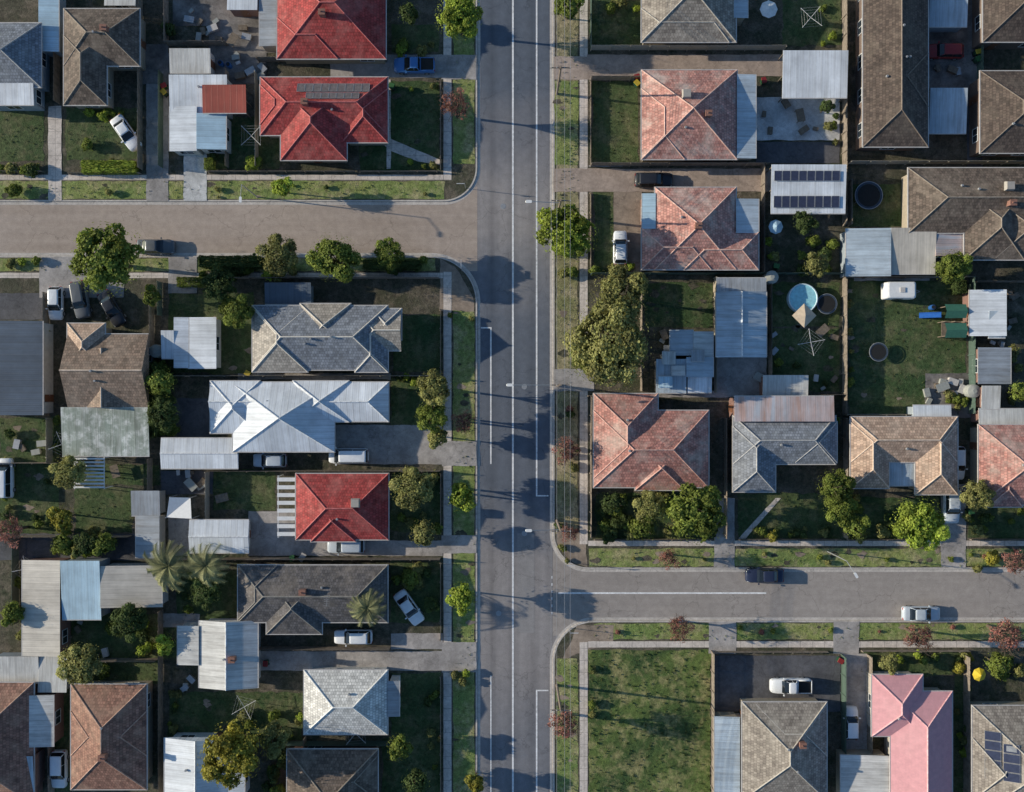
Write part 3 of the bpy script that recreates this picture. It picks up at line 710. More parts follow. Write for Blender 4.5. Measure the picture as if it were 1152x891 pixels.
# ---------------------------------------------------------------- VEGETATION
L_green=leaf('leaves_green',(0.17,0.23,0.05),(0.28,0.32,0.065))
L_dark=leaf('leaves_dark',(0.075,0.115,0.038),(0.13,0.175,0.055))
L_olive=leaf('leaves_olive',(0.24,0.255,0.085),(0.35,0.33,0.125))
L_bright=leaf('leaves_bright',(0.28,0.38,0.05),(0.42,0.48,0.09))
L_yellow=leaf('leaves_yellow',(0.46,0.40,0.06),(0.30,0.30,0.07))
L_red=leaf('leaves_reddish',(0.42,0.16,0.13),(0.33,0.20,0.15))
L_palm=leaf('palm_fronds',(0.27,0.29,0.14),(0.38,0.37,0.19))
L_tuft=leaf('grass_tuft_blades',(0.085,0.12,0.04),(0.17,0.18,0.07))
def settone(me,tones):
    a=me.attributes.new('tone','FLOAT','FACE'); a.data.foreach_set('value',tones)
def leafquad(mb,tones,p,nrm,sz,rnd,tn):
    t=nrm.orthogonal().normalized(); t.rotate(Matrix.Rotation(rnd.uniform(0,6.28),3,nrm)); b=nrm.cross(t)
    a=sz*rnd.uniform(0.7,1.3); c=a*rnd.uniform(0.5,0.8)
    mb.face([p-t*a,p-b*c+t*a*0.1,p+t*a,p+b*c+t*a*0.1]); tones.append(tn)
def crown(seed,n,nl,lf,flat=0.8,hole=-0.3):
    r=random.Random(seed); mb=MB(); tones=[]
    lobes=[(Vector((0,0,0.05)),0.66,1.0)]
    for i in range(nl):
        a=i*2.4+r.uniform(-0.4,0.4); d=r.uniform(0.3,0.8); z=r.uniform(-0.35,0.6)*(1-d*0.4)
        lobes.append((Vector((math.cos(a)*d,math.sin(a)*d,z)),r.uniform(0.16,0.34),r.uniform(0.6,1.4)))
    ws=[l[1]**1.8 for l in lobes]
    sv=Vector((seed*3.1,0,0))
    k=0
    while k<n:
        c,rad,tn=r.choices(lobes,ws)[0]
        d=Vector((r.gauss(0,1),r.gauss(0,1),r.gauss(0.3,1))).normalized()
        p=c+d*rad*r.uniform(0.72,1.1); p.z*=flat
        if noise.noise(p*3.2+sv)<hole: 
            k+=0.4; continue
        nr=(d+Vector((r.gauss(0,0.45),r.gauss(0,0.45),r.gauss(0,0.45)))).normalized()
        leafquad(mb,tones,p,nr,lf*(1.0 if r.random()>0.15 else 0.6),r,tn*r.uniform(0.7,1.3)); k+=1
    for i in range(int(n*0.04)):
        d=Vector((r.gauss(0,1),r.gauss(0,1),r.gauss(0,0.7))).normalized(); p=d*r.uniform(0.85,1.1); p.z*=flat
        leafquad(mb,tones,p,d,lf*0.7,r,1.0)
    me=mb.data('crown',[L_green],uv=False); settone(me,tones); return me
def trunkmesh(seed,bare=False):
    r=random.Random(seed); mb=MB(); p=Vector((0,0,0)); 
    q=Vector((r.uniform(-0.05,0.05),r.uniform(-0.05,0.05),0.55)); mb.cyl(p,q,0.075,0.05,n=8,cap=True)
    for i in range(7 if not bare else 11):
        a=i*2.4; e=q+Vector((math.cos(a)*r.uniform(0.2,0.45),math.sin(a)*r.uniform(0.2,0.45),r.uniform(0.25,0.6))); mb.cyl(q,e,0.035,0.018,n=5)
        for j in range(3 if not bare else 6):
            f=e+Vector((r.gauss(0,0.2),r.gauss(0,0.2),r.uniform(0.0,0.3))); mb.cyl(e,f,0.014,0.006,n=4)
            if bare:
                for w in range(3):
                    g=f+Vector((r.gauss(0,0.14),r.gauss(0,0.14),r.uniform(-0.05,0.18))); mb.cyl(f,g,0.006,0.003,n=3)
    return mb.data('trunk',[M_bark],uv=False)
BIG=[crown(i+1,9000,20,0.053) for i in range(4)]
HUGE=crown(61,15000,34,0.038,0.8,-0.34)
MID=[crown(i+11,3600,12,0.085) for i in range(4)]
SML=[crown(i+21,1100,6,0.14,0.9) for i in range(5)]
THIN=[crown(i+31,1500,12,0.05,0.8,-0.12) for i in range(3)]
TR=[trunkmesh(i) for i in range(3)]; TRB=[trunkmesh(i+5,True) for i in range(2)]
LM={'green':L_green,'dark':L_dark,'olive':L_olive,'bright':L_bright,'yellow':L_yellow,'red':L_red}
LN={'green':'leafy green tree with a rounded clumpy crown','dark':'dense dark green tree in a garden','olive':'olive green gum tree with a loose crown','bright':'bright green sunlit street tree','yellow':'yellow-green tree in a back yard','red':'nearly bare reddish street tree on grass verge'}
ti=[0]
def tree(px,py,r,kind='green',hf=1.0,el=1.0):
    i=ti[0]; ti[0]+=1; R=r/S; 
    h=(R*1.15+1.3)*hf
    x,y=W(px,py,h)
    T=top('tree',(x,y,GZ),LN[kind] if r<40 else 'very large dense olive green tree beside the road','tree','trees in gardens and on verges',random.uniform(0,6.28) if el==1.0 else 0.0)
    if kind=='red':
        part(T,'trunk',TRB[i%2],scale=(R*1.2,R*1.2,h*0.95))
        part(T,'crown',THIN[i%3],(0,0,h),scale=(R,R,R*0.8),mats=[L_red])
    else:
        part(T,'trunk',TR[i%3],scale=(R*0.95,R*0.95,h))
        me=HUGE if r>=40 else(BIG[i%4] if r>=18 else MID[i%4])
        part(T,'crown',me,(0,0,h),(0,0,random.uniform(0,6) if el==1.0 else 0.0),(R*random.uniform(0.95,1.08),R*el*random.uniform(0.95,1.08),R*random.uniform(0.9,1.1)),[LM[kind]])
for t in((122,292,38,'green'),(313,285,22,'olive'),(377,290,26,'green'),(437,287,18,'green'),(517,18,25,'bright',1.25),(512,117,19,'red',1.3),(318,211,13,'bright'),(460,16,13,'dark'),
 (247,322,20,'dark'),(267,350,18,'green'),(172,333,12,'green'),(490,436,20,'olive',1.3),(487,468,19,'green',1.2),(492,492,14,'olive'),(521,475,15,'red',1.2),(181,430,17,'green'),(184,465,19,'dark'),(464,548,23,'olive',1.2),(519,559,17,'bright',1.2),(477,600,15,'olive'),(519,672,16,'bright',1.1),
 (78,530,19,'olive'),(70,583,15,'yellow'),(72,612,13,'green'),(97,612,14,'dark'),(118,612,14,'green'),(12,598,20,'red'),(93,748,24,'olive'),(263,847,35,'yellow'),(145,700,20,'dark'),(186,725,12,'bright'),(232,667,18,'dark'),
 (637,262,32,'bright'),(688,385,44,'olive',0.95,1.18),(697,332,29,'olive',1.15),(664,402,24,'green'),(781,577,34,'green'),(730,570,18,'olive'),(724,592,16,'green'),(690,566,14,'dark'),(940,548,21,'green',1.2),(945,572,18,'green'),(963,592,15,'green'),(1033,588,28,'bright'),(1100,557,18,'olive'),(637,505,18,'red'),(635,815,21,'red'),(765,706,17,'red'),(1034,716,19,'red'),(1132,714,23,'red'),(1140,632,16,'red'),(1070,300,19,'green'),(918,298,14,'olive'),(640,600,12,'red'),
 (640,8,16,'green'),(1122,747,14,'green'),(1000,745,11,'olive'),(752,628,14,'red'),(308,830,18,'olive'),(468,880,16,'dark'),(450,840,14,'green'),(15,690,14,'green'),(535,880,12,'yellow'),(930,120,9,'dark'),(905,250,13,'dark'),(1148,440,13,'green')): tree(*t)
si=[0]
SN={'green':'small leafy green shrub in a garden','dark':'dark green garden shrub beside a fence','olive':'olive green bushy shrub in a garden','bright':'bright green rounded shrub in a garden','yellow':'yellow-green flowering shrub in a garden','red':'reddish brown shrub on a grass verge'}
def shrub(px,py,r,kind='green',el=1.0):
    i=si[0]; si[0]+=1; R=r/S; x,y=W(px,py,R)
    T=top('shrub',(x,y,GZ),SN[kind],'shrub','garden shrubs',random.uniform(0,6.28))
    part(T,'foliage',SML[i%5] if r<9 else MID[i%4],(0,0,R*0.75),scale=(R*el,R,R*0.95),mats=[LM[kind]])
for t in((285,183,10,'bright'),(98,163,8,'green'),(240,176,6,'dark'),(15,214,10,'green'),(35,190,8,'dark'),(122,216,5,'olive'),(190,32,9,'dark'),(1117,628,10,'yellow'),(870,603,7,'yellow'),(858,598,6,'green'),(1100,640,6,'olive'),(462,652,12,'green'),(485,680,10,'dark'),(470,640,9,'olive'),(420,60,6,'dark'),(1079,752,8,'yellow'),(1090,740,6,'yellow')): shrub(*t)
rs=random.Random(12)
def fill(x0,y0,x1,y1,n,a=3,b=8,kinds=('dark','green','green','olive','olive','bright')):
    for i in range(n): shrub(rs.uniform(x0,x1),rs.uniform(y0,y1),rs.uniform(a,b),rs.choice(kinds))
fill(225,290,290,312,10,5,12,('dark','green'));fill(300,300,345,312,5);fill(10,292,50,300,6);fill(300,340,345,344,2,2,4)
fill(442,36,494,58,5);fill(75,180,158,194,5,3,6);fill(0,184,50,194,7,4,8);fill(410,180,494,190,4,3,5);fill(95,122,160,135,5)
fill(410,292,480,304,7,4,9,('dark','green'));fill(440,420,480,430,5);fill(168,410,192,490,8,7,12,('dark','green'));fill(62,470,68,515,3)
fill(60,596,135,622,8,6,11);fill(448,535,492,545,5);fill(445,580,492,600,7,4,8);fill(440,640,494,660,7,4,9);fill(480,760,495,880,7,3,7);fill(120,690,165,715,6,6,11,('dark','green'))
fill(190,690,260,645,6,5,10);fill(100,735,120,765,4,6,9);fill(510,755,533,770,4,3,6);fill(190,780,200,830,6,3,7);fill(270,800,340,832,8,4,9);fill(290,850,322,890,6,5,10,('dark','green'));fill(20,650,25,730,4)
fill(670,556,715,604,10,6,11,('dark','green','olive','olive'));fill(740,555,760,600,5,6,10);fill(800,580,805,604,3,4,6);fill(835,595,940,604,10,3,6);fill(960,560,1010,604,7,4,9);fill(1088,575,1150,603,8,4,8)
fill(870,405,942,440,5,3,7);fill(900,268,944,305,9,5,10,('dark','green'));fill(668,300,718,308,6,4,7);fill(626,440,650,600,9,3,6,('olive','dark','red'));fill(626,280,655,310,4,5,8,('green','olive'))
fill(955,320,960,460,6,3,6);fill(1060,440,1088,462,5,4,8);fill(860,270,880,300,4,4,7);fill(668,0,720,12,4);fill(890,5,940,50,4,3,6);fill(930,60,944,180,5,4,7)
fill(1135,395,1150,470,5,5,9);fill(970,735,1085,745,8,3,7);fill(1100,735,1150,760,6,4,9);fill(626,650,640,600,3,3,5);fill(664,735,668,885,4,3,6);fill(1073,800,1090,880,5,4,7);fill(505,350,533,360,2,3,4)
fill(240,206,490,222,5,2,4);fill(690,620,1150,636,10,2.5,5,('green','olive','red'));fill(690,702,1150,718,7,2,4,('green','red'))
fill(0,475,20,600,6,4,8);fill(30,530,60,600,5,4,8,('dark','green'));fill(150,700,182,735,6,5,9);fill(440,96,494,104,3,3,5)
def hedgemesh(seed,n=2600):
    r=random.Random(seed); mb=MB();tones=[]
    for i in range(n):
        p=Vector((r.uniform(-1,1),r.uniform(-1,1),r.uniform(0,1))); f=r.choice((0,0,1,2))
        if f==0:p.z=1; nr=Vector((0,0,1))
        elif f==1:p.x=r.choice((-1,1)); nr=Vector((p.x,0,0))
        else:p.y=r.choice((-1,1)); nr=Vector((0,p.y,0))
        p+=Vector((r.gauss(0,0.03),r.gauss(0,0.06),r.gauss(0,0.07)))
        nr=(nr+Vector((r.gauss(0,0.6),r.gauss(0,0.6),r.gauss(0,0.6)))).normalized()
        tn=0.75+0.5*noise.noise(p*2.5)+r.uniform(0,0.4)
        leafquad(mb,tones,p,nr,0.085,r,tn)
    me=mb.data('hedge',[L_dark],uv=False); settone(me,tones); return me
HG=[hedgemesh(3),hedgemesh(4)]
def hedge(x0,y0,x1,y1,h=1.5,kind='dark'):
    a=W(x0,y1,h);b=W(x1,y0,h); T=top('hedge',((a[0]+b[0])/2,(a[1]+b[1])/2,GZ),'clipped %s hedge along a yard edge'%{'dark':'dark green','green':'green','bright':'bright green','olive':'olive'}[kind],'hedge','hedges')
    part(T,'foliage',random.choice(HG),scale=((b[0]-a[0])/2,(b[1]-a[1])/2,h),mats=[LM[kind]])
hedge(93,181,151,194,1.2,'bright');hedge(225,288,292,300,1.8);hedge(167,412,176,488,2.2);hedge(410,292,470,302,1.2);hedge(230,178,240,190,1.0,'green');hedge(930,470,944,476,1.5,'green');hedge(1075,316,1086,330,1.5);hedge(200,312,240,322,1.4,'green')
rg=random.Random(5); tb=MB(); tt=[]
for x0,y0,x1,y1,nm in LAWNS:
    n=int((x1-x0)*(y1-y0)/81*(2.2 if nm!='lawn' else 1.8))
    for i in range(n):
        x=rg.uniform(x0,x1);y=rg.uniform(y0,y1)
        if noise.noise(Vector((x*0.06,y*0.06,0)))<-0.1 and rg.random()<0.7: continue
        p=W(x,y); s=rg.uniform(0.04,0.11)*(1.4 if nm=='vacant_lot' else 1); 
        for k in range(3):
            a=rg.uniform(0,6.28); c=Vector((p[0]+rg.gauss(0,0.06),p[1]+rg.gauss(0,0.06),GZ+0.03+s*0.4)); dd=Vector((math.cos(a)*s,math.sin(a)*s,0)); u=Vector((rg.gauss(0,0.4),rg.gauss(0,0.4),0.8))*s
            tb.face([c-dd*0.5-Vector((0,0,s*0.4)),c+dd*0.5-Vector((0,0,s*0.4)),c+dd*0.3+u,c-dd*0.4+u*0.9]); tt.append(rg.uniform(0.6,1.5)*(1.8 if nm=='verge' else 1))
me=tb.data('grass_tufts',[L_tuft],uv=False); settone(me,tt); o=bpy.data.objects.new('grass_tufts',me); o['kind']='stuff'; o['label']='scattered tufts of rough grass over lawns and verges'; o['category']='grass'; link(o)
def palmmesh(seed):
    r=random.Random(seed); mb=MB(); tones=[]
    for i in range(20):
        a=i*2.4; L=r.uniform(0.8,1.1); up=r.uniform(0.15,0.6); d=Vector((math.cos(a),math.sin(a),0)); sd=Vector((-d.y,d.x,0)); prev=Vector((0,0,0)); K=12; tn=r.uniform(0.7,1.3)
        for k in range(1,K+1):
            t=k/K; p=d*L*t+Vector((0,0,up*math.sin(t*2.2)-0.55*t*t))
            mb.face([prev-sd*0.012,prev+sd*0.012,p+sd*0.01,p-sd*0.01]); tones.append(tn)
            w=0.26*math.sin(min(1,t*1.1+0.15)*math.pi*0.86)+0.03
            for s in(-1,1):
                for q in (0,0.5):
                    b0=prev.lerp(p,q); e=b0+sd*s*w+d*0.10+Vector((0,0,-0.10))
                    mb.face([b0,b0+d*0.035,e]); tones.append(tn*r.uniform(0.8,1.2))
            prev=p
    me=mb.data('frond',[L_palm],uv=False); settone(me,tones); return me
PM=palmmesh(2)
tm=MB()
for k in range(8): tm.cyl((0,0,k/8),(0,0,(k+1)/8),0.17-0.008*k,0.14-0.008*k,n=9)
PT=tm.data('trunk',[M_bark])
for x,y,r in((190,637,28),(232,636,25),(413,684,21)):
    h=4.6; w=W(x,y,h); T=top('palm_tree',(*w,GZ),'palm tree with arching feathery fronds in a yard','palm tree','palm trees',random.uniform(0,6))
    part(T,'trunk',PT,scale=(1,1,h)); part(T,'crown',PM,(0,0,h),scale=(r/S,r/S,r/S))
# ---------------------------------------------------------------- VEHICLES
def rr_ring(x0,x1,hw,z,rad=0.28,n=4,hw1=None):
    hw1=hw1 or hw; pts=[]
    for cx,cy,a0 in((x1-rad,hw1-rad,0),(x0+rad,hw-rad,90),(x0+rad,-hw+rad,180),(x1-rad,-hw1+rad,270)):
        for i in range(n+1):
            t=math.radians(a0+90*i/n); pts.append((cx+rad*math.cos(t),cy+rad*math.sin(t),z))
    return pts
def paint(name,c):
    if name in cache:return cache[name]
    t=NT(name); t.b.inputs['Coat Weight'].default_value=0.6; t.b.inputs['Coat Roughness'].default_value=0.08
    r=t.n('ShaderNodeRGB'); r.outputs[0].default_value=(*c,1)
    f=t.ramp(t.noise(t.obj(),2,5),0.3,0.7,0.93,1.04)
    cache[name]=t.out(t.scale(r.outputs[0],f),0.35); return cache[name]
P_white=paint('white_car_paint',(0.84,0.86,0.88));P_silver=paint('silver_car_paint',(0.54,0.60,0.66));P_grey=paint('grey_car_paint',(0.14,0.15,0.16));P_black=paint('black_car_paint',(0.03,0.032,0.04));P_blue=paint('blue_car_paint',(0.06,0.19,0.46));P_dblue=paint('dark_blue_car_paint',(0.03,0.04,0.08));P_red=paint('red_car_paint',(0.30,0.03,0.03))
M_carglass=plain('car_glass',(0.015,0.02,0.025),0.08,0.05,0,0.8)
M_hl=plain('headlight_lens',(0.7,0.7,0.68),0.15);M_tl=plain('tail_light_lens',(0.4,0.02,0.02),0.2)
CK={'hatch':(4.15,1.74,1.46,(-1.98,1.0),(-1.62,0.25),0.0),'sedan':(4.7,1.8,1.42,(-1.62,1.1),(-1.0,0.3),0.0),'suv':(4.65,1.88,1.68,(-2.2,1.15),(-1.95,0.4),0.12),'van':(4.95,1.92,1.95,(-2.42,1.75),(-2.3,1.0),0.15),'ute':(5.1,1.86,1.7,(-0.75,1.25),(-0.5,0.45),0.14),'wagon':(4.75,1.8,1.48,(-2.2,1.1),(-1.85,0.3),0.0)}
def mkcar(kind):
    Ln,Wd,Ht,belt,rf,up=CK[kind]; h=Wd/2; X=Ln/2; out=[]
    b=MB(); rings=[]
    for fx,fw,ft in((-1,0.70,0.62),(-0.985,0.84,0.80),(-0.94,0.94,0.90),(-0.85,0.985,0.94),(-0.5,1,0.96),(0,1,0.96),(0.35,1,0.97),(0.52,0.99,0.94),(0.75,0.965,0.87),(0.88,0.92,0.81),(0.95,0.84,0.74),(0.985,0.74,0.66),(1,0.6,0.52)):
        x=fx*X; w=h*fw; t=(ft+up) 
        rings.append([(x,-0.9*w,0.24),(x,-w,0.38),(x,-w,0.62),(x,-0.96*w,t-0.07),(x,-0.84*w,t),(x,0,t+0.025),(x,0.84*w,t),(x,0.96*w,t-0.07),(x,w,0.62),(x,w,0.38),(x,0.9*w,0.24)][::-1])
    b.loft(rings); 
    if kind=='ute': b.box(-X+0.12,-h+0.12,0.94+up,-0.85,-h+0.2,1.06+up); b.box(-X+0.12,h-0.2,0.94+up,-0.85,h-0.12,1.06+up); b.box(-X+0.06,-h+0.12,0.9+up,-X+0.14,h-0.12,1.06+up)
    out.append(('body',b.data('body',[P_white],smooth=True,uv=False),None,True))
    g=MB(); zb=0.92+up; zt=Ht-0.05
    g.loft([rr_ring(belt[0],belt[1],h*0.9,zb,0.22),rr_ring(belt[0]*0.6+rf[0]*0.4,belt[1]*0.6+rf[1]*0.4,h*0.84,zb+(zt-zb)*0.5,0.2),rr_ring(rf[0],rf[1],h*0.74,zt,0.16)])
    out.append(('window',g.data('window',[M_carglass],uv=False),None,False))
    r=MB(); r.loft([rr_ring(rf[0]-0.03,rf[1]+0.03,h*0.75,zt-0.02,0.18),rr_ring(rf[0],rf[1],h*0.73,zt+0.03,0.18),rr_ring(rf[0]+0.15,rf[1]-0.15,h*0.55,zt+0.06,0.18)])
    for s in(-1,1):
        r.cyl((belt[1]-0.12,s*h*0.85,zb),(rf[1]-0.04,s*h*0.71,zt),0.035,n=5); r.cyl((belt[0]+0.12,s*h*0.85,zb),(rf[0]+0.06,s*h*0.71,zt),0.055,n=5)
        m=(rf[0]+rf[1])/2; r.cyl((m,s*h*0.885,zb),(m,s*h*0.735,zt),0.035,n=5)
    out.append(('roof_panel',r.data('roof_panel',[P_white],smooth=True,uv=False),None,True))
    if kind=='ute':
        tb=MB(); tb.box(-X+0.16,-h+0.22,0.97+up,-0.86,h-0.22,1.0+up); out.append(('tray_liner',tb.data('tray_liner',[M_dark],uv=False),None,False))
    for s in(-1,1):
        m=MB(); m.box(belt[1]-0.35,s*h-0.02 if s>0 else s*h-0.2,0.95+up,belt[1]-0.2,s*h+0.2 if s>0 else s*h+0.02,1.08+up); out.append(('mirror',m.data('mirror',[P_white],uv=False),None,True))
        m=MB(); m.loft([[(X*0.86,s*h*0.62,0.66+up),(X*0.985,s*h*0.46,0.60+up),(X*0.93,s*h*0.84,0.62+up),(X*0.84,s*h*0.86,0.68+up)],[(X*0.86,s*h*0.62,0.79+up),(X*0.985,s*h*0.46,0.68+up),(X*0.93,s*h*0.84,0.74+up),(X*0.84,s*h*0.88,0.80+up)]]); out.append(('headlight',m.data('headlight',[M_hl],uv=False),None,False))
        m=MB(); m.box(-X-0.01,min(s*h*0.55,s*h*0.84),0.62+up,-X+0.14,max(s*h*0.55,s*h*0.84),0.80+up); out.append(('tail_light',m.data('tail_light',[M_tl],uv=False),None,False))
    for fx in(-0.6,0.62):
        for s in(-1,1):
            t=MB(); t.cyl((fx*X,s*(h-0.22),0.33),(fx*X,s*(h+0.01),0.33),0.33,n=18); q=MB(); q.cyl((fx*X,s*(h-0.02),0.33),(fx*X,s*(h+0.02),0.33),0.21,n=12)
            out.append(('wheel',t.data('tyre',[M_dark],uv=False),('rim',q.data('rim',[M_steel],uv=False)),False))
    return out
CARS={k:mkcar(k) for k in CK}
CN={'hatch':'hatchback','sedan':'sedan','suv':'four-wheel drive','van':'van','ute':'pickup','wagon':'station wagon'}
def car(kind,px,py,ang,mat,where,z=None):
    w=W(px,py,1); z=GZ+0.04 if z is None else z; col=mat.name.split('_car')[0].replace('_',' ')
    T=top('van' if kind=='van' else ('pickup_truck' if kind=='ute' else 'car'),(*w,z),'%s %s %s'%(col,CN[kind],where),'van' if kind=='van' else('pickup' if kind=='ute' else 'car'),'parked vehicles',math.radians(ang))
    for n,me,sub,pt in CARS[kind]:
        o=part(T,n,me,mats=[mat] if pt else None)
        if sub: part(o,sub[0],sub[1])
car('ute',466,73,180,P_blue,'parked on a concrete driveway')
car('sedan',141,149,-55,P_white,'parked on a front yard')
car('hatch',62,341,-90,P_white,'parked on a driveway beside a garage')
car('suv',90,337,-80,P_grey,'parked between two cars on a driveway')
car('sedan',125,347,-60,P_black,'parked at an angle in a shaded yard')
car('sedan',174,277,0,P_grey,'parked at the kerb under a tree',0.02)
car('van',392,513,180,P_white,'parked beside a long white house')
car('hatch',303,518,180,P_silver,'parked beside a carport')
car('suv',389,614,180,P_silver,'parked beside a red roofed house')
car('wagon',397,717,180,P_white,'parked beside a dark roofed house')
car('sedan',460,684,-55,P_white,'parked at an angle on a front lawn')
car('suv',66,866,-90,P_white,'parked between two houses')
car('wagon',736,202,0,P_black,'parked on a shaded brown driveway')
car('hatch',698,278,90,P_white,'parked on bare ground in front of a house')
car('wagon',1063,57,180,P_red,'parked in the shade beside flats')
car('suv',1071,568,-90,P_silver,'parked on a driveway by a tree')
car('hatch',1078,521,-90,P_white,'parked beside a tan tiled house')
car('sedan',861,648,180,P_dblue,'parked at the kerb of a side street',0.02)
car('sedan',1038,691,0,P_silver,'parked at the kerb casting a long shadow',0.02)
car('ute',890,772,180,P_white,'parked on a dark concrete yard')
car('hatch',958,814,90,P_white,'parked beside a fence in a narrow drive')
car('van',5,538,90,P_white,'parked at the side of a back yard')
def caravan(px,py,ang):
    w=W(px,py,1.5); T=top('caravan',(*w,GZ),'white caravan parked in a back yard','caravan',None,math.radians(ang))
    m=MB(); m.loft([rr_ring(-1.9,1.7,1.02,0.45,0.2),rr_ring(-1.95,1.9,1.05,1.2,0.25),rr_ring(-1.8,1.7,1.0,2.1,0.25),rr_ring(-1.6,1.5,0.85,2.2,0.2)]); part(T,'body',m.data('body',[M_white],uv=False))
    m=MB(); m.cyl((1.7,0.5,0.5),(2.9,0,0.5),0.04);m.cyl((1.7,-0.5,0.5),(2.9,0,0.5),0.04); part(T,'drawbar',m.data('drawbar',[M_steel]))
    m=MB(); m.box(-0.3,-0.3,2.19,0.3,0.3,2.3); part(T,'roof_hatch',m.data('roof_hatch',[M_gutter]))
    m=MB(); m.box(-0.9,-1.07,1.2,0.3,-1.02,1.75); part(T,'window',m.data('window',[M_carglass]))
    for s in(-1,1):
        m=MB(); m.cyl((0,s*0.85,0.32),(0,s*1.05,0.32),0.32,n=16); part(T,'wheel',m.data('wheel',[M_dark]))
caravan(1012,327,0)
# ---------------------------------------------------------------- STREET FURNITURE
M_pole=plain('pole_timber',(0.25,0.2,0.16),0.9,0.2)
M_wire=plain('cable_grey',(0.40,0.40,0.41),0.5)
HP=9.2
poles=[(631,-120),(631,75),(631,225),(631,433),(631,598),(631,800),(631,1000)]
for i,(px,py) in enumerate(poles):
    x,y=W(px,py,HP); T=top('power_pole',(x,y,GZ),'timber power pole with crossarm and street light','power pole','power poles along the road')
    m=MB(); m.cyl((0,0,-0.1),(0,0,HP),0.17,0.11,n=10); part(T,'pole',m.data('pole',[M_pole]))
    m=MB(); m.box(-1.2,-0.06,HP-0.5,1.2,0.06,HP-0.38); part(T,'crossarm',m.data('crossarm',[M_pole]))
    for q in(-1.1,-0.45,0.45,1.1):
        m=MB(); m.cyl((q,0,HP-0.38),(q,0,HP-0.2),0.05,0.03,n=8); part(T,'insulator',m.data('insulator',[M_white]))
    if i in(2,3,4):
        La=3.3 if i!=3 else 5.5
        m=MB(); m.cyl((0,0,HP-1.6),(-La,0,HP-0.9),0.045,n=6); part(T,'lamp_arm',m.data('lamp_arm',[M_steel]))
        m=MB(); m.loft([rr_ring(-La-0.75,-La,0.14,HP-0.98,0.1),rr_ring(-La-0.7,-La,0.17,HP-0.86,0.12)]); part(T,'lamp',m.data('lamp',[M_white]))
for q in(-1.1,-0.45,0.45,1.1):
    m=MB()
    for i in range(len(poles)-1):
        a=Vector((*W(*poles[i],HP),HP-0.2+GZ));b=Vector((*W(*poles[i+1],HP),HP-0.2+GZ)); a.x+=q;b.x+=q; prev=a
        for k in range(1,11):
            t=k/10; p=a.lerp(b,t); p.z-=4*0.5*t*(1-t); m.cyl(prev,p,0.02,n=4,cap=False); prev=p
    o=bpy.data.objects.new('power_line',m.data('power_line',[M_wire],uv=False)); o['label']='thin overhead cable strung between timber power poles';o['category']='power line';o['group']='power lines'; link(o)
def lamp(px,py,ang):
    T=top('street_lamp',(*W(px,py,0),GZ),'steel street lamp on the grass verge','street lamp','street lamps',math.radians(ang))
    m=MB(); m.cyl((0,0,0),(0,0,6.5),0.08,0.05,n=8); part(T,'pole',m.data('pole',[M_steel])); m=MB(); m.cyl((0,0,6.45),(1.6,0,6.9),0.04,n=6); part(T,'lamp_arm',m.data('arm',[M_steel]))
    m=MB(); m.loft([rr_ring(1.5,2.2,0.13,6.84,0.1),rr_ring(1.5,2.2,0.16,6.95,0.12)]); part(T,'lamp',m.data('lamp',[M_white]))
lamp(930,620,-60); lamp(290,222,-90)
def sign(px,py,ang):
    T=top('street_sign',(*W(px,py,0),GZ),'small blade street sign on a thin post','street sign','street signs',math.radians(ang))
    m=MB(); m.cyl((0,0,0),(0,0,2.6),0.035,n=8); part(T,'post',m.data('post',[M_steel])); m=MB(); m.box(0.04,-0.02,2.3,1.0,0.02,2.5); part(T,'sign_panel',m.data('sign_panel',[M_white]))
sign(524,212,180); sign(520,305,90); sign(636,632,0); sign(640,706,0)
def mkbin():
    b=MB(); b.loft([[(-0.22,-0.25,0.05),(0.22,-0.25,0.05),(0.22,0.25,0.05),(-0.22,0.25,0.05)],[(-0.29,-0.34,0.98),(0.29,-0.34,0.98),(0.29,0.36,0.98),(-0.29,0.36,0.98)]])
    l=MB(); l.loft([rr_ring(-0.31,0.31,0.37,0.985,0.08),rr_ring(-0.29,0.29,0.34,1.04,0.08)])
    w=MB(); w.cyl((-0.3,0.27,0.1),(0.3,0.27,0.1),0.1,n=10); return b.data('bin_body',[plain('bin_green',(0.02,0.07,0.035),0.5)]),l.data('lid',[M_hl]),w.data('wheel',[M_dark])
BB=mkbin(); lc=[('red',plain('lid_red',(0.28,0.03,0.03),0.5)),('yellow',plain('lid_yellow',(0.45,0.34,0.04),0.5)),('green',plain('lid_green',(0.05,0.15,0.05),0.5))]
for i,(x,y) in enumerate(((186,98),(186,105),(441,98),(716,88),(716,95),(1090,575),(944,742),(280,420),(330,627),(300,745),(1098,60),(1098,68),(858,92),(55,372),(872,300),(1040,462))):
    n,m=lc[i%3]; T=top('wheelie_bin',(*W(x,y,0.5),GZ+0.04),'dark green wheelie bin with %s lid'%n,'bin','wheelie bins',random.uniform(0,6)); part(T,'bin_body',BB[0]);part(T,'lid',BB[1],mats=[m]);part(T,'wheel',BB[2])
M_water=plain('pool_water',(0.36,0.72,0.80),0.08,0.15)
def ring(mb,r,z,t,n=28,mi=0):
    for i in range(n):
        a=2*math.pi*i/n;b=2*math.pi*(i+1)/n; mb.cyl((math.cos(a)*r,math.sin(a)*r,z),(math.cos(b)*r,math.sin(b)*r,z),t,n=5,mi=mi,cap=False)
T=top('swimming_pool',(*W(902,336,0.6),GZ),'round above-ground pool with pale blue water','pool')
m=MB(); n=32
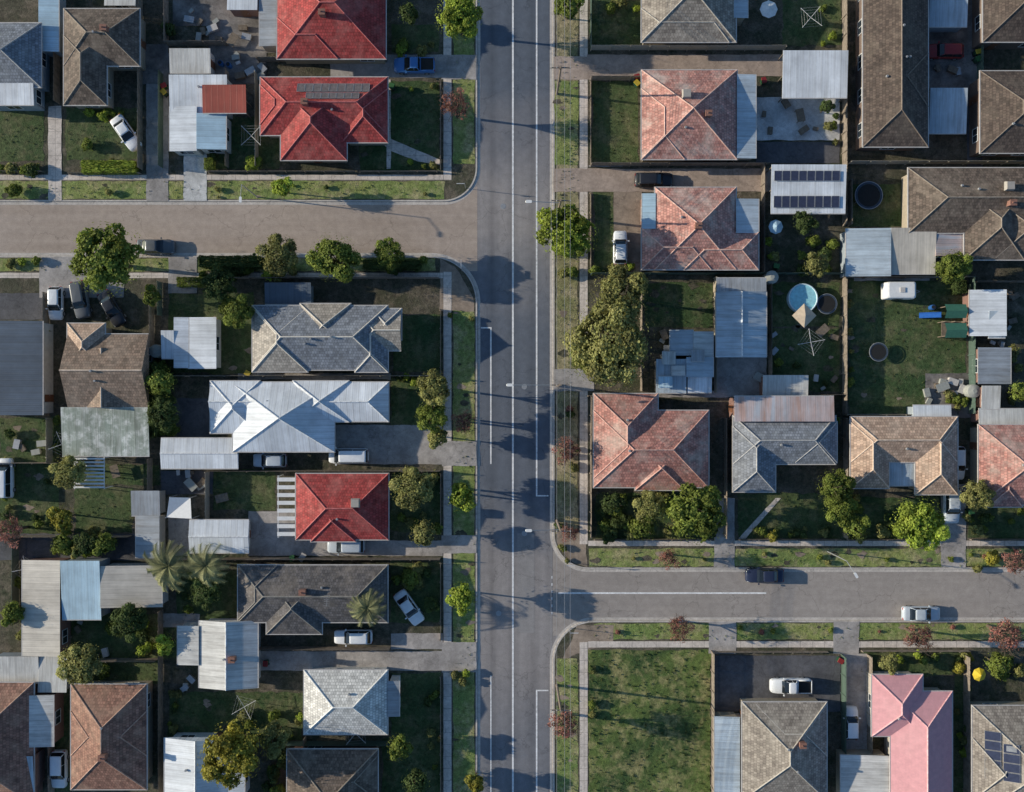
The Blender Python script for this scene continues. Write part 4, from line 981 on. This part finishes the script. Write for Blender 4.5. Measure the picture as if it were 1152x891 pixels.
m.loft([[(math.cos(i*2*math.pi/n)*1.75,math.sin(i*2*math.pi/n)*1.75,z) for i in range(n)] for z in(0,1.0)],cap=False); ring(m,1.75,1.0,0.09); part(T,'pool_wall',m.data('pool_wall',[plain('pool_liner',(0.65,0.78,0.82))]))
m=MB(); m.cyl((0,0,0.05),(0,0,0.96),1.73,n=32); part(T,'water',m.data('water',[M_water]))
M_tframe=plain('steel_tube_frame',(0.34,0.36,0.38),0.5)
def tramp(px,py,r,lab):
    T=top('trampoline',(*W(px,py,0.8),GZ),lab,'trampoline','trampolines')
    m=MB(); ring(m,r,0.8,0.03 if r<1.5 else 0.05); part(T,'frame',m.data('frame',[M_tframe])); m=MB(); m.cyl((0,0,0.77),(0,0,0.79),r*0.82,n=28); part(T,'mat',m.data('mat',[M_dark]))
    m=MB()
    n=28
    for i in range(n):
        a=2*math.pi*i/n;b=2*math.pi*(i+1)/n; m.face([(math.cos(a)*r*0.83,math.sin(a)*r*0.83,0.81),(math.cos(a)*r*0.98,math.sin(a)*r*0.98,0.83),(math.cos(b)*r*0.98,math.sin(b)*r*0.98,0.83),(math.cos(b)*r*0.83,math.sin(b)*r*0.83,0.81)][::-1])
    part(T,'pad',m.data('pad',[plain('tramp_pad',(0.04,0.06,0.09))]))
    for i in range(4):
        a=i*math.pi/2+0.5; m=MB(); m.cyl((math.cos(a)*r,math.sin(a)*r,0),(math.cos(a)*r,math.sin(a)*r,0.8),0.03); part(T,'leg',m.data('leg',[M_steel]))
tramp(977,220,1.7,'round trampoline with dark mat in a side yard');tramp(930,342,1.25,'small round trampoline beside a pool');tramp(988,396,1.15,'dark round trampoline on a shaded lawn')
def umb(px,py,r,m_,lab,n=6):
    T=top('umbrella',(*W(px,py,2.3),GZ),lab,'umbrella'); m=MB(); m.cyl((0,0,0),(0,0,2.6),0.03); part(T,'pole',m.data('pole',[M_steel]))
    m=MB()
    for i in range(n):
        a=2*math.pi*i/n;b=2*math.pi*(i+1)/n; m.face([(math.cos(a)*r,math.sin(a)*r,2.1),(math.cos(b)*r,math.sin(b)*r,2.1),(0,0,2.6)])
    part(T,'canopy',m.data('canopy',[m_]))
umb(905,355,1.5,plain('tan_canvas',(0.60,0.49,0.36)),'tan canvas umbrella beside a pool',4); umb(1102,759,0.85,plain('yellow_canvas',(0.75,0.55,0.04)),'bright yellow garden umbrella on lawn',8); umb(865,10,1.1,plain('white_canvas',(0.75,0.77,0.77)),'white octagonal garden umbrella',8)
umb(873,255,0.9,plain('blue_canvas',(0.38,0.54,0.65)),'pale blue garden umbrella on a lawn',8)
def clothesline(px,py,ang):
    T=top('clothes_line',(*W(px,py,1.9),GZ),'rotary clothes line with crossed steel arms','clothes line','clothes lines',math.radians(ang))
    m=MB(); m.cyl((0,0,0),(0,0,2.1),0.035); part(T,'pole',m.data('pole',[M_steel])); m=MB()
    for i in range(4):
        a=i*math.pi/2; m.cyl((0,0,1.85),(math.cos(a)*1.7,math.sin(a)*1.7,2.05),0.03,n=5)
        for k in(0.7,1.2,1.65):
            b=a+math.pi/2; m.cyl((math.cos(a)*k,math.sin(a)*k,2.0),(math.cos(b)*k,math.sin(b)*k,2.0),0.007,n=3)
    part(T,'arm',m.data('arm',[M_frame]))
for q in((283,153,45),(275,795,30),(912,385,10),(912,20,50),(70,500,20),(400,825,50),(30,640,10)): clothesline(*q)
T=top('play_house',(*W(1072,362,1.5),GZ),'green roofed timber play fort with blue slide','play fort')
posts(T,[(x,y) for x in(-1.2,0,1.2) for y in(-1.8,0,1.8)],2.05)
m=MB(); m.box(-1.25,-1.85,1.0,1.25,0.1,1.08); part(T,'platform',m.data('platform',[M_wood]))
M_gc=plain('green_canvas',(0.05,0.16,0.11))
for y0,y1 in((-2.0,-0.2),(0.4,2.1)):
    m=MB(); m.face([(-1.3,y0,2.0),(1.3,y0,2.0),(1.3,(y0+y1)/2,2.5),(-1.3,(y0+y1)/2,2.5)]); m.face([(1.3,y1,2.0),(-1.3,y1,2.0),(-1.3,(y0+y1)/2,2.5),(1.3,(y0+y1)/2,2.5)])
    part(T,'roof',m.data('roof',[M_gc]))
m=MB(); m.face([(-1.3,0.6,1.1),(-3.6,0.6,0.15),(-3.6,1.2,0.15),(-1.3,1.2,1.1)][::-1]); m.cyl((-1.3,0.6,1.15),(-3.6,0.6,0.2),0.05);m.cyl((-1.3,1.2,1.15),(-3.6,1.2,0.2),0.05); part(T,'slide',m.data('slide',[plain('blue_plastic',(0.03,0.13,0.45),0.3)]))
def pergola(x0,y0,x1,y1,n,lab):
    a=W(x0,y1,2.5);b=W(x1,y0,2.5); T=top('pergola',((a[0]+b[0])/2,(a[1]+b[1])/2,GZ),lab,'pergola'); w=(b[0]-a[0])/2;h=(b[1]-a[1])/2
    posts(T,[(x,y) for x in(-w+0.1,w-0.1) for y in(-h+0.1,h-0.1)],2.34,M_white)
    m=MB()
    for i in range(n):
        y=-h+2*h*(i+0.25)/n; m.box(-w,y,2.4,w,y+2*h/n*0.5,2.46)
    m.box(-w+0.05,-h,2.3,-w+0.13,h,2.395);m.box(w-0.13,-h,2.3,w-0.05,h,2.395)
    part(T,'slatted_roof',m.data('slatted_roof',[M_white]))
pergola(312,535,333,605,8,'white slatted pergola beside a red roofed house'); pergola(83,514,118,550,9,'slatted grey pergola over a yard')
T=top('shade_sail',(*W(203,571,2.3),GZ),'white triangular shade sail over paving','shade sail'); m=MB(); m.face([(-1.7,-1.2,2.2),(1.5,-1.3,2.6),(1.2,1.2,2.1),(-1.2,1.3,2.6)]); part(T,'canopy',m.data('canopy',[M_white]))
posts(T,[(-1.7,-1.2),(1.5,-1.3),(1.2,1.2),(-1.2,1.3)],2.6,M_steel)
M_bar=plain('blue_barrel',(0.03,0.12,0.35),0.4)
for x,y in((249,72),(258,74),(1048,346)):
    T=top('barrel',(*W(x,y,0.5),GZ+0.04),'blue plastic barrel standing in a yard','barrel','blue barrels'); m=MB(); m.cyl((0,0,0),(0,0,0.2),0.29,0.33,n=16);m.cyl((0,0,0.2),(0,0,0.7),0.33,0.33,n=16);m.cyl((0,0,0.7),(0,0,0.9),0.33,0.29,n=16); part(T,'barrel_body',m.data('barrel_body',[M_bar])); m=MB(); m.cyl((0,0,0.9),(0,0,0.93),0.24,n=16); part(T,'lid',m.data('lid',[M_dark]))
M_tank=plain('tank_plastic',(0.35,0.36,0.33),0.6)
for x,y in((840,320),(868,312),(1095,440),(176,395),(288,690)):
    T=top('water_tank',(*W(x,y,1.5),GZ+0.03),'round ribbed rainwater tank beside a shed','water tank','rainwater tanks'); m=MB()
    for k in range(8): m.cyl((0,0,k*0.2),(0,0,k*0.2+0.1),0.78,0.82,n=20,cap=False); m.cyl((0,0,k*0.2+0.1),(0,0,k*0.2+0.2),0.82,0.78,n=20,cap=False)
    m.cyl((0,0,1.6),(0,0,1.8),0.8,0.25,n=20); part(T,'tank_body',m.data('tank_body',[M_tank]))
def table(px,py,m_=None):
    T=top('garden_table',(*W(px,py,0.7),GZ+0.04),'outdoor table standing on yard paving','garden table','garden tables',random.uniform(0,3)); m=MB(); m.box(-0.8,-0.5,0.7,0.8,0.5,0.74); part(T,'table_top',m.data('table_top',[m_ or M_wood]))
    for x in(-0.7,0.7):
        for y in(-0.4,0.4): part(T,'leg',POST,(x,y,0),scale=(0.6,0.6,0.7))
for x,y in((262,45),(900,130),(855,425),(925,372),(215,545),(130,530),(250,560),(1060,435)): table(x,y,random.choice([M_wood,M_wood,M_tank]))
rc=random.Random(9)
def crate(px,py,ang,m_,s):
    T=top('storage_crate',(*W(px,py,0.4),GZ+0.04),'weathered crate with lid standing in a yard','crate','yard crates',ang); m=MB(); m.box(-s,-s*0.6,0,s,s*0.6,s*0.8); part(T,'crate_body',m.data('crate_body',[m_])); m=MB(); m.box(-s-0.04,-s*0.6-0.04,s*0.8+0.003,s+0.04,s*0.6+0.04,s*0.8+0.06); part(T,'lid',m.data('lid',[m_]))
for x0,y0,x1,y1,n in((240,60,300,88,7),(855,115,940,150,5),(1040,425,1085,455,10),(740,375,752,398,3),(870,375,940,400,4),(195,530,235,550,5),(1045,60,1095,95,4),(15,475,60,510,4),(1135,330,1150,380,4),(228,30,280,50,6),(205,10,250,45,6),(1108,384,1150,388,3),(64,700,120,735,5),(200,752,222,775,3),(870,425,940,440,3),(330,625,345,632,2)):
    for i in range(n): crate(rc.uniform(x0,x1),rc.uniform(y0,y1),rc.uniform(0,3),rc.choice([M_wood,M_tank,M_tank,M_steel,M_wood,M_gutter]),rc.uniform(0.25,0.6))
# ---------------------------------------------------------------- LIGHT, CAMERA
EL=17.0; AZ=7.0
d=Vector((math.cos(math.radians(EL))*math.cos(math.radians(AZ)),-math.cos(math.radians(EL))*math.sin(math.radians(AZ)),-math.sin(math.radians(EL))))
sl=bpy.data.lights.new('sun','SUN'); sl.energy=5.0; sl.angle=math.radians(0.5); sl.color=(1.0,0.90,0.73)
so=bpy.data.objects.new('sun',sl); so.rotation_euler=d.to_track_quat('-Z','Y').to_euler(); so.location=(-60,10,60); link(so)
w=bpy.data.worlds.new('World'); scene.world=w; w.use_nodes=True; nt=w.node_tree; bg=nt.nodes['Background']
sk=nt.nodes.new('ShaderNodeTexSky'); sk.sky_type='NISHITA'; sk.sun_disc=False; sk.sun_elevation=math.radians(EL); sk.sun_rotation=math.radians(-83); sk.ozone_density=2.5
tn=nt.nodes.new('ShaderNodeVectorMath'); tn.operation='MULTIPLY'; tn.inputs[1].default_value=(0.80,0.99,1.12)
nt.links.new(sk.outputs[0],tn.inputs[0]); nt.links.new(tn.outputs[0],bg.inputs[0]); bg.inputs[1].default_value=0.112
cam=bpy.data.cameras.new('camera'); co=bpy.data.objects.new('camera',cam); co.location=(0,0,H); co.rotation_euler=(0,0,0); cam.sensor_fit='HORIZONTAL'; cam.sensor_width=36; cam.lens=36*H/128.0; cam.clip_end=3000; cam.clip_start=0.5; link(co); scene.camera=co
scene.view_settings.view_transform='Standard'; scene.view_settings.look='None'; scene.view_settings.exposure=0
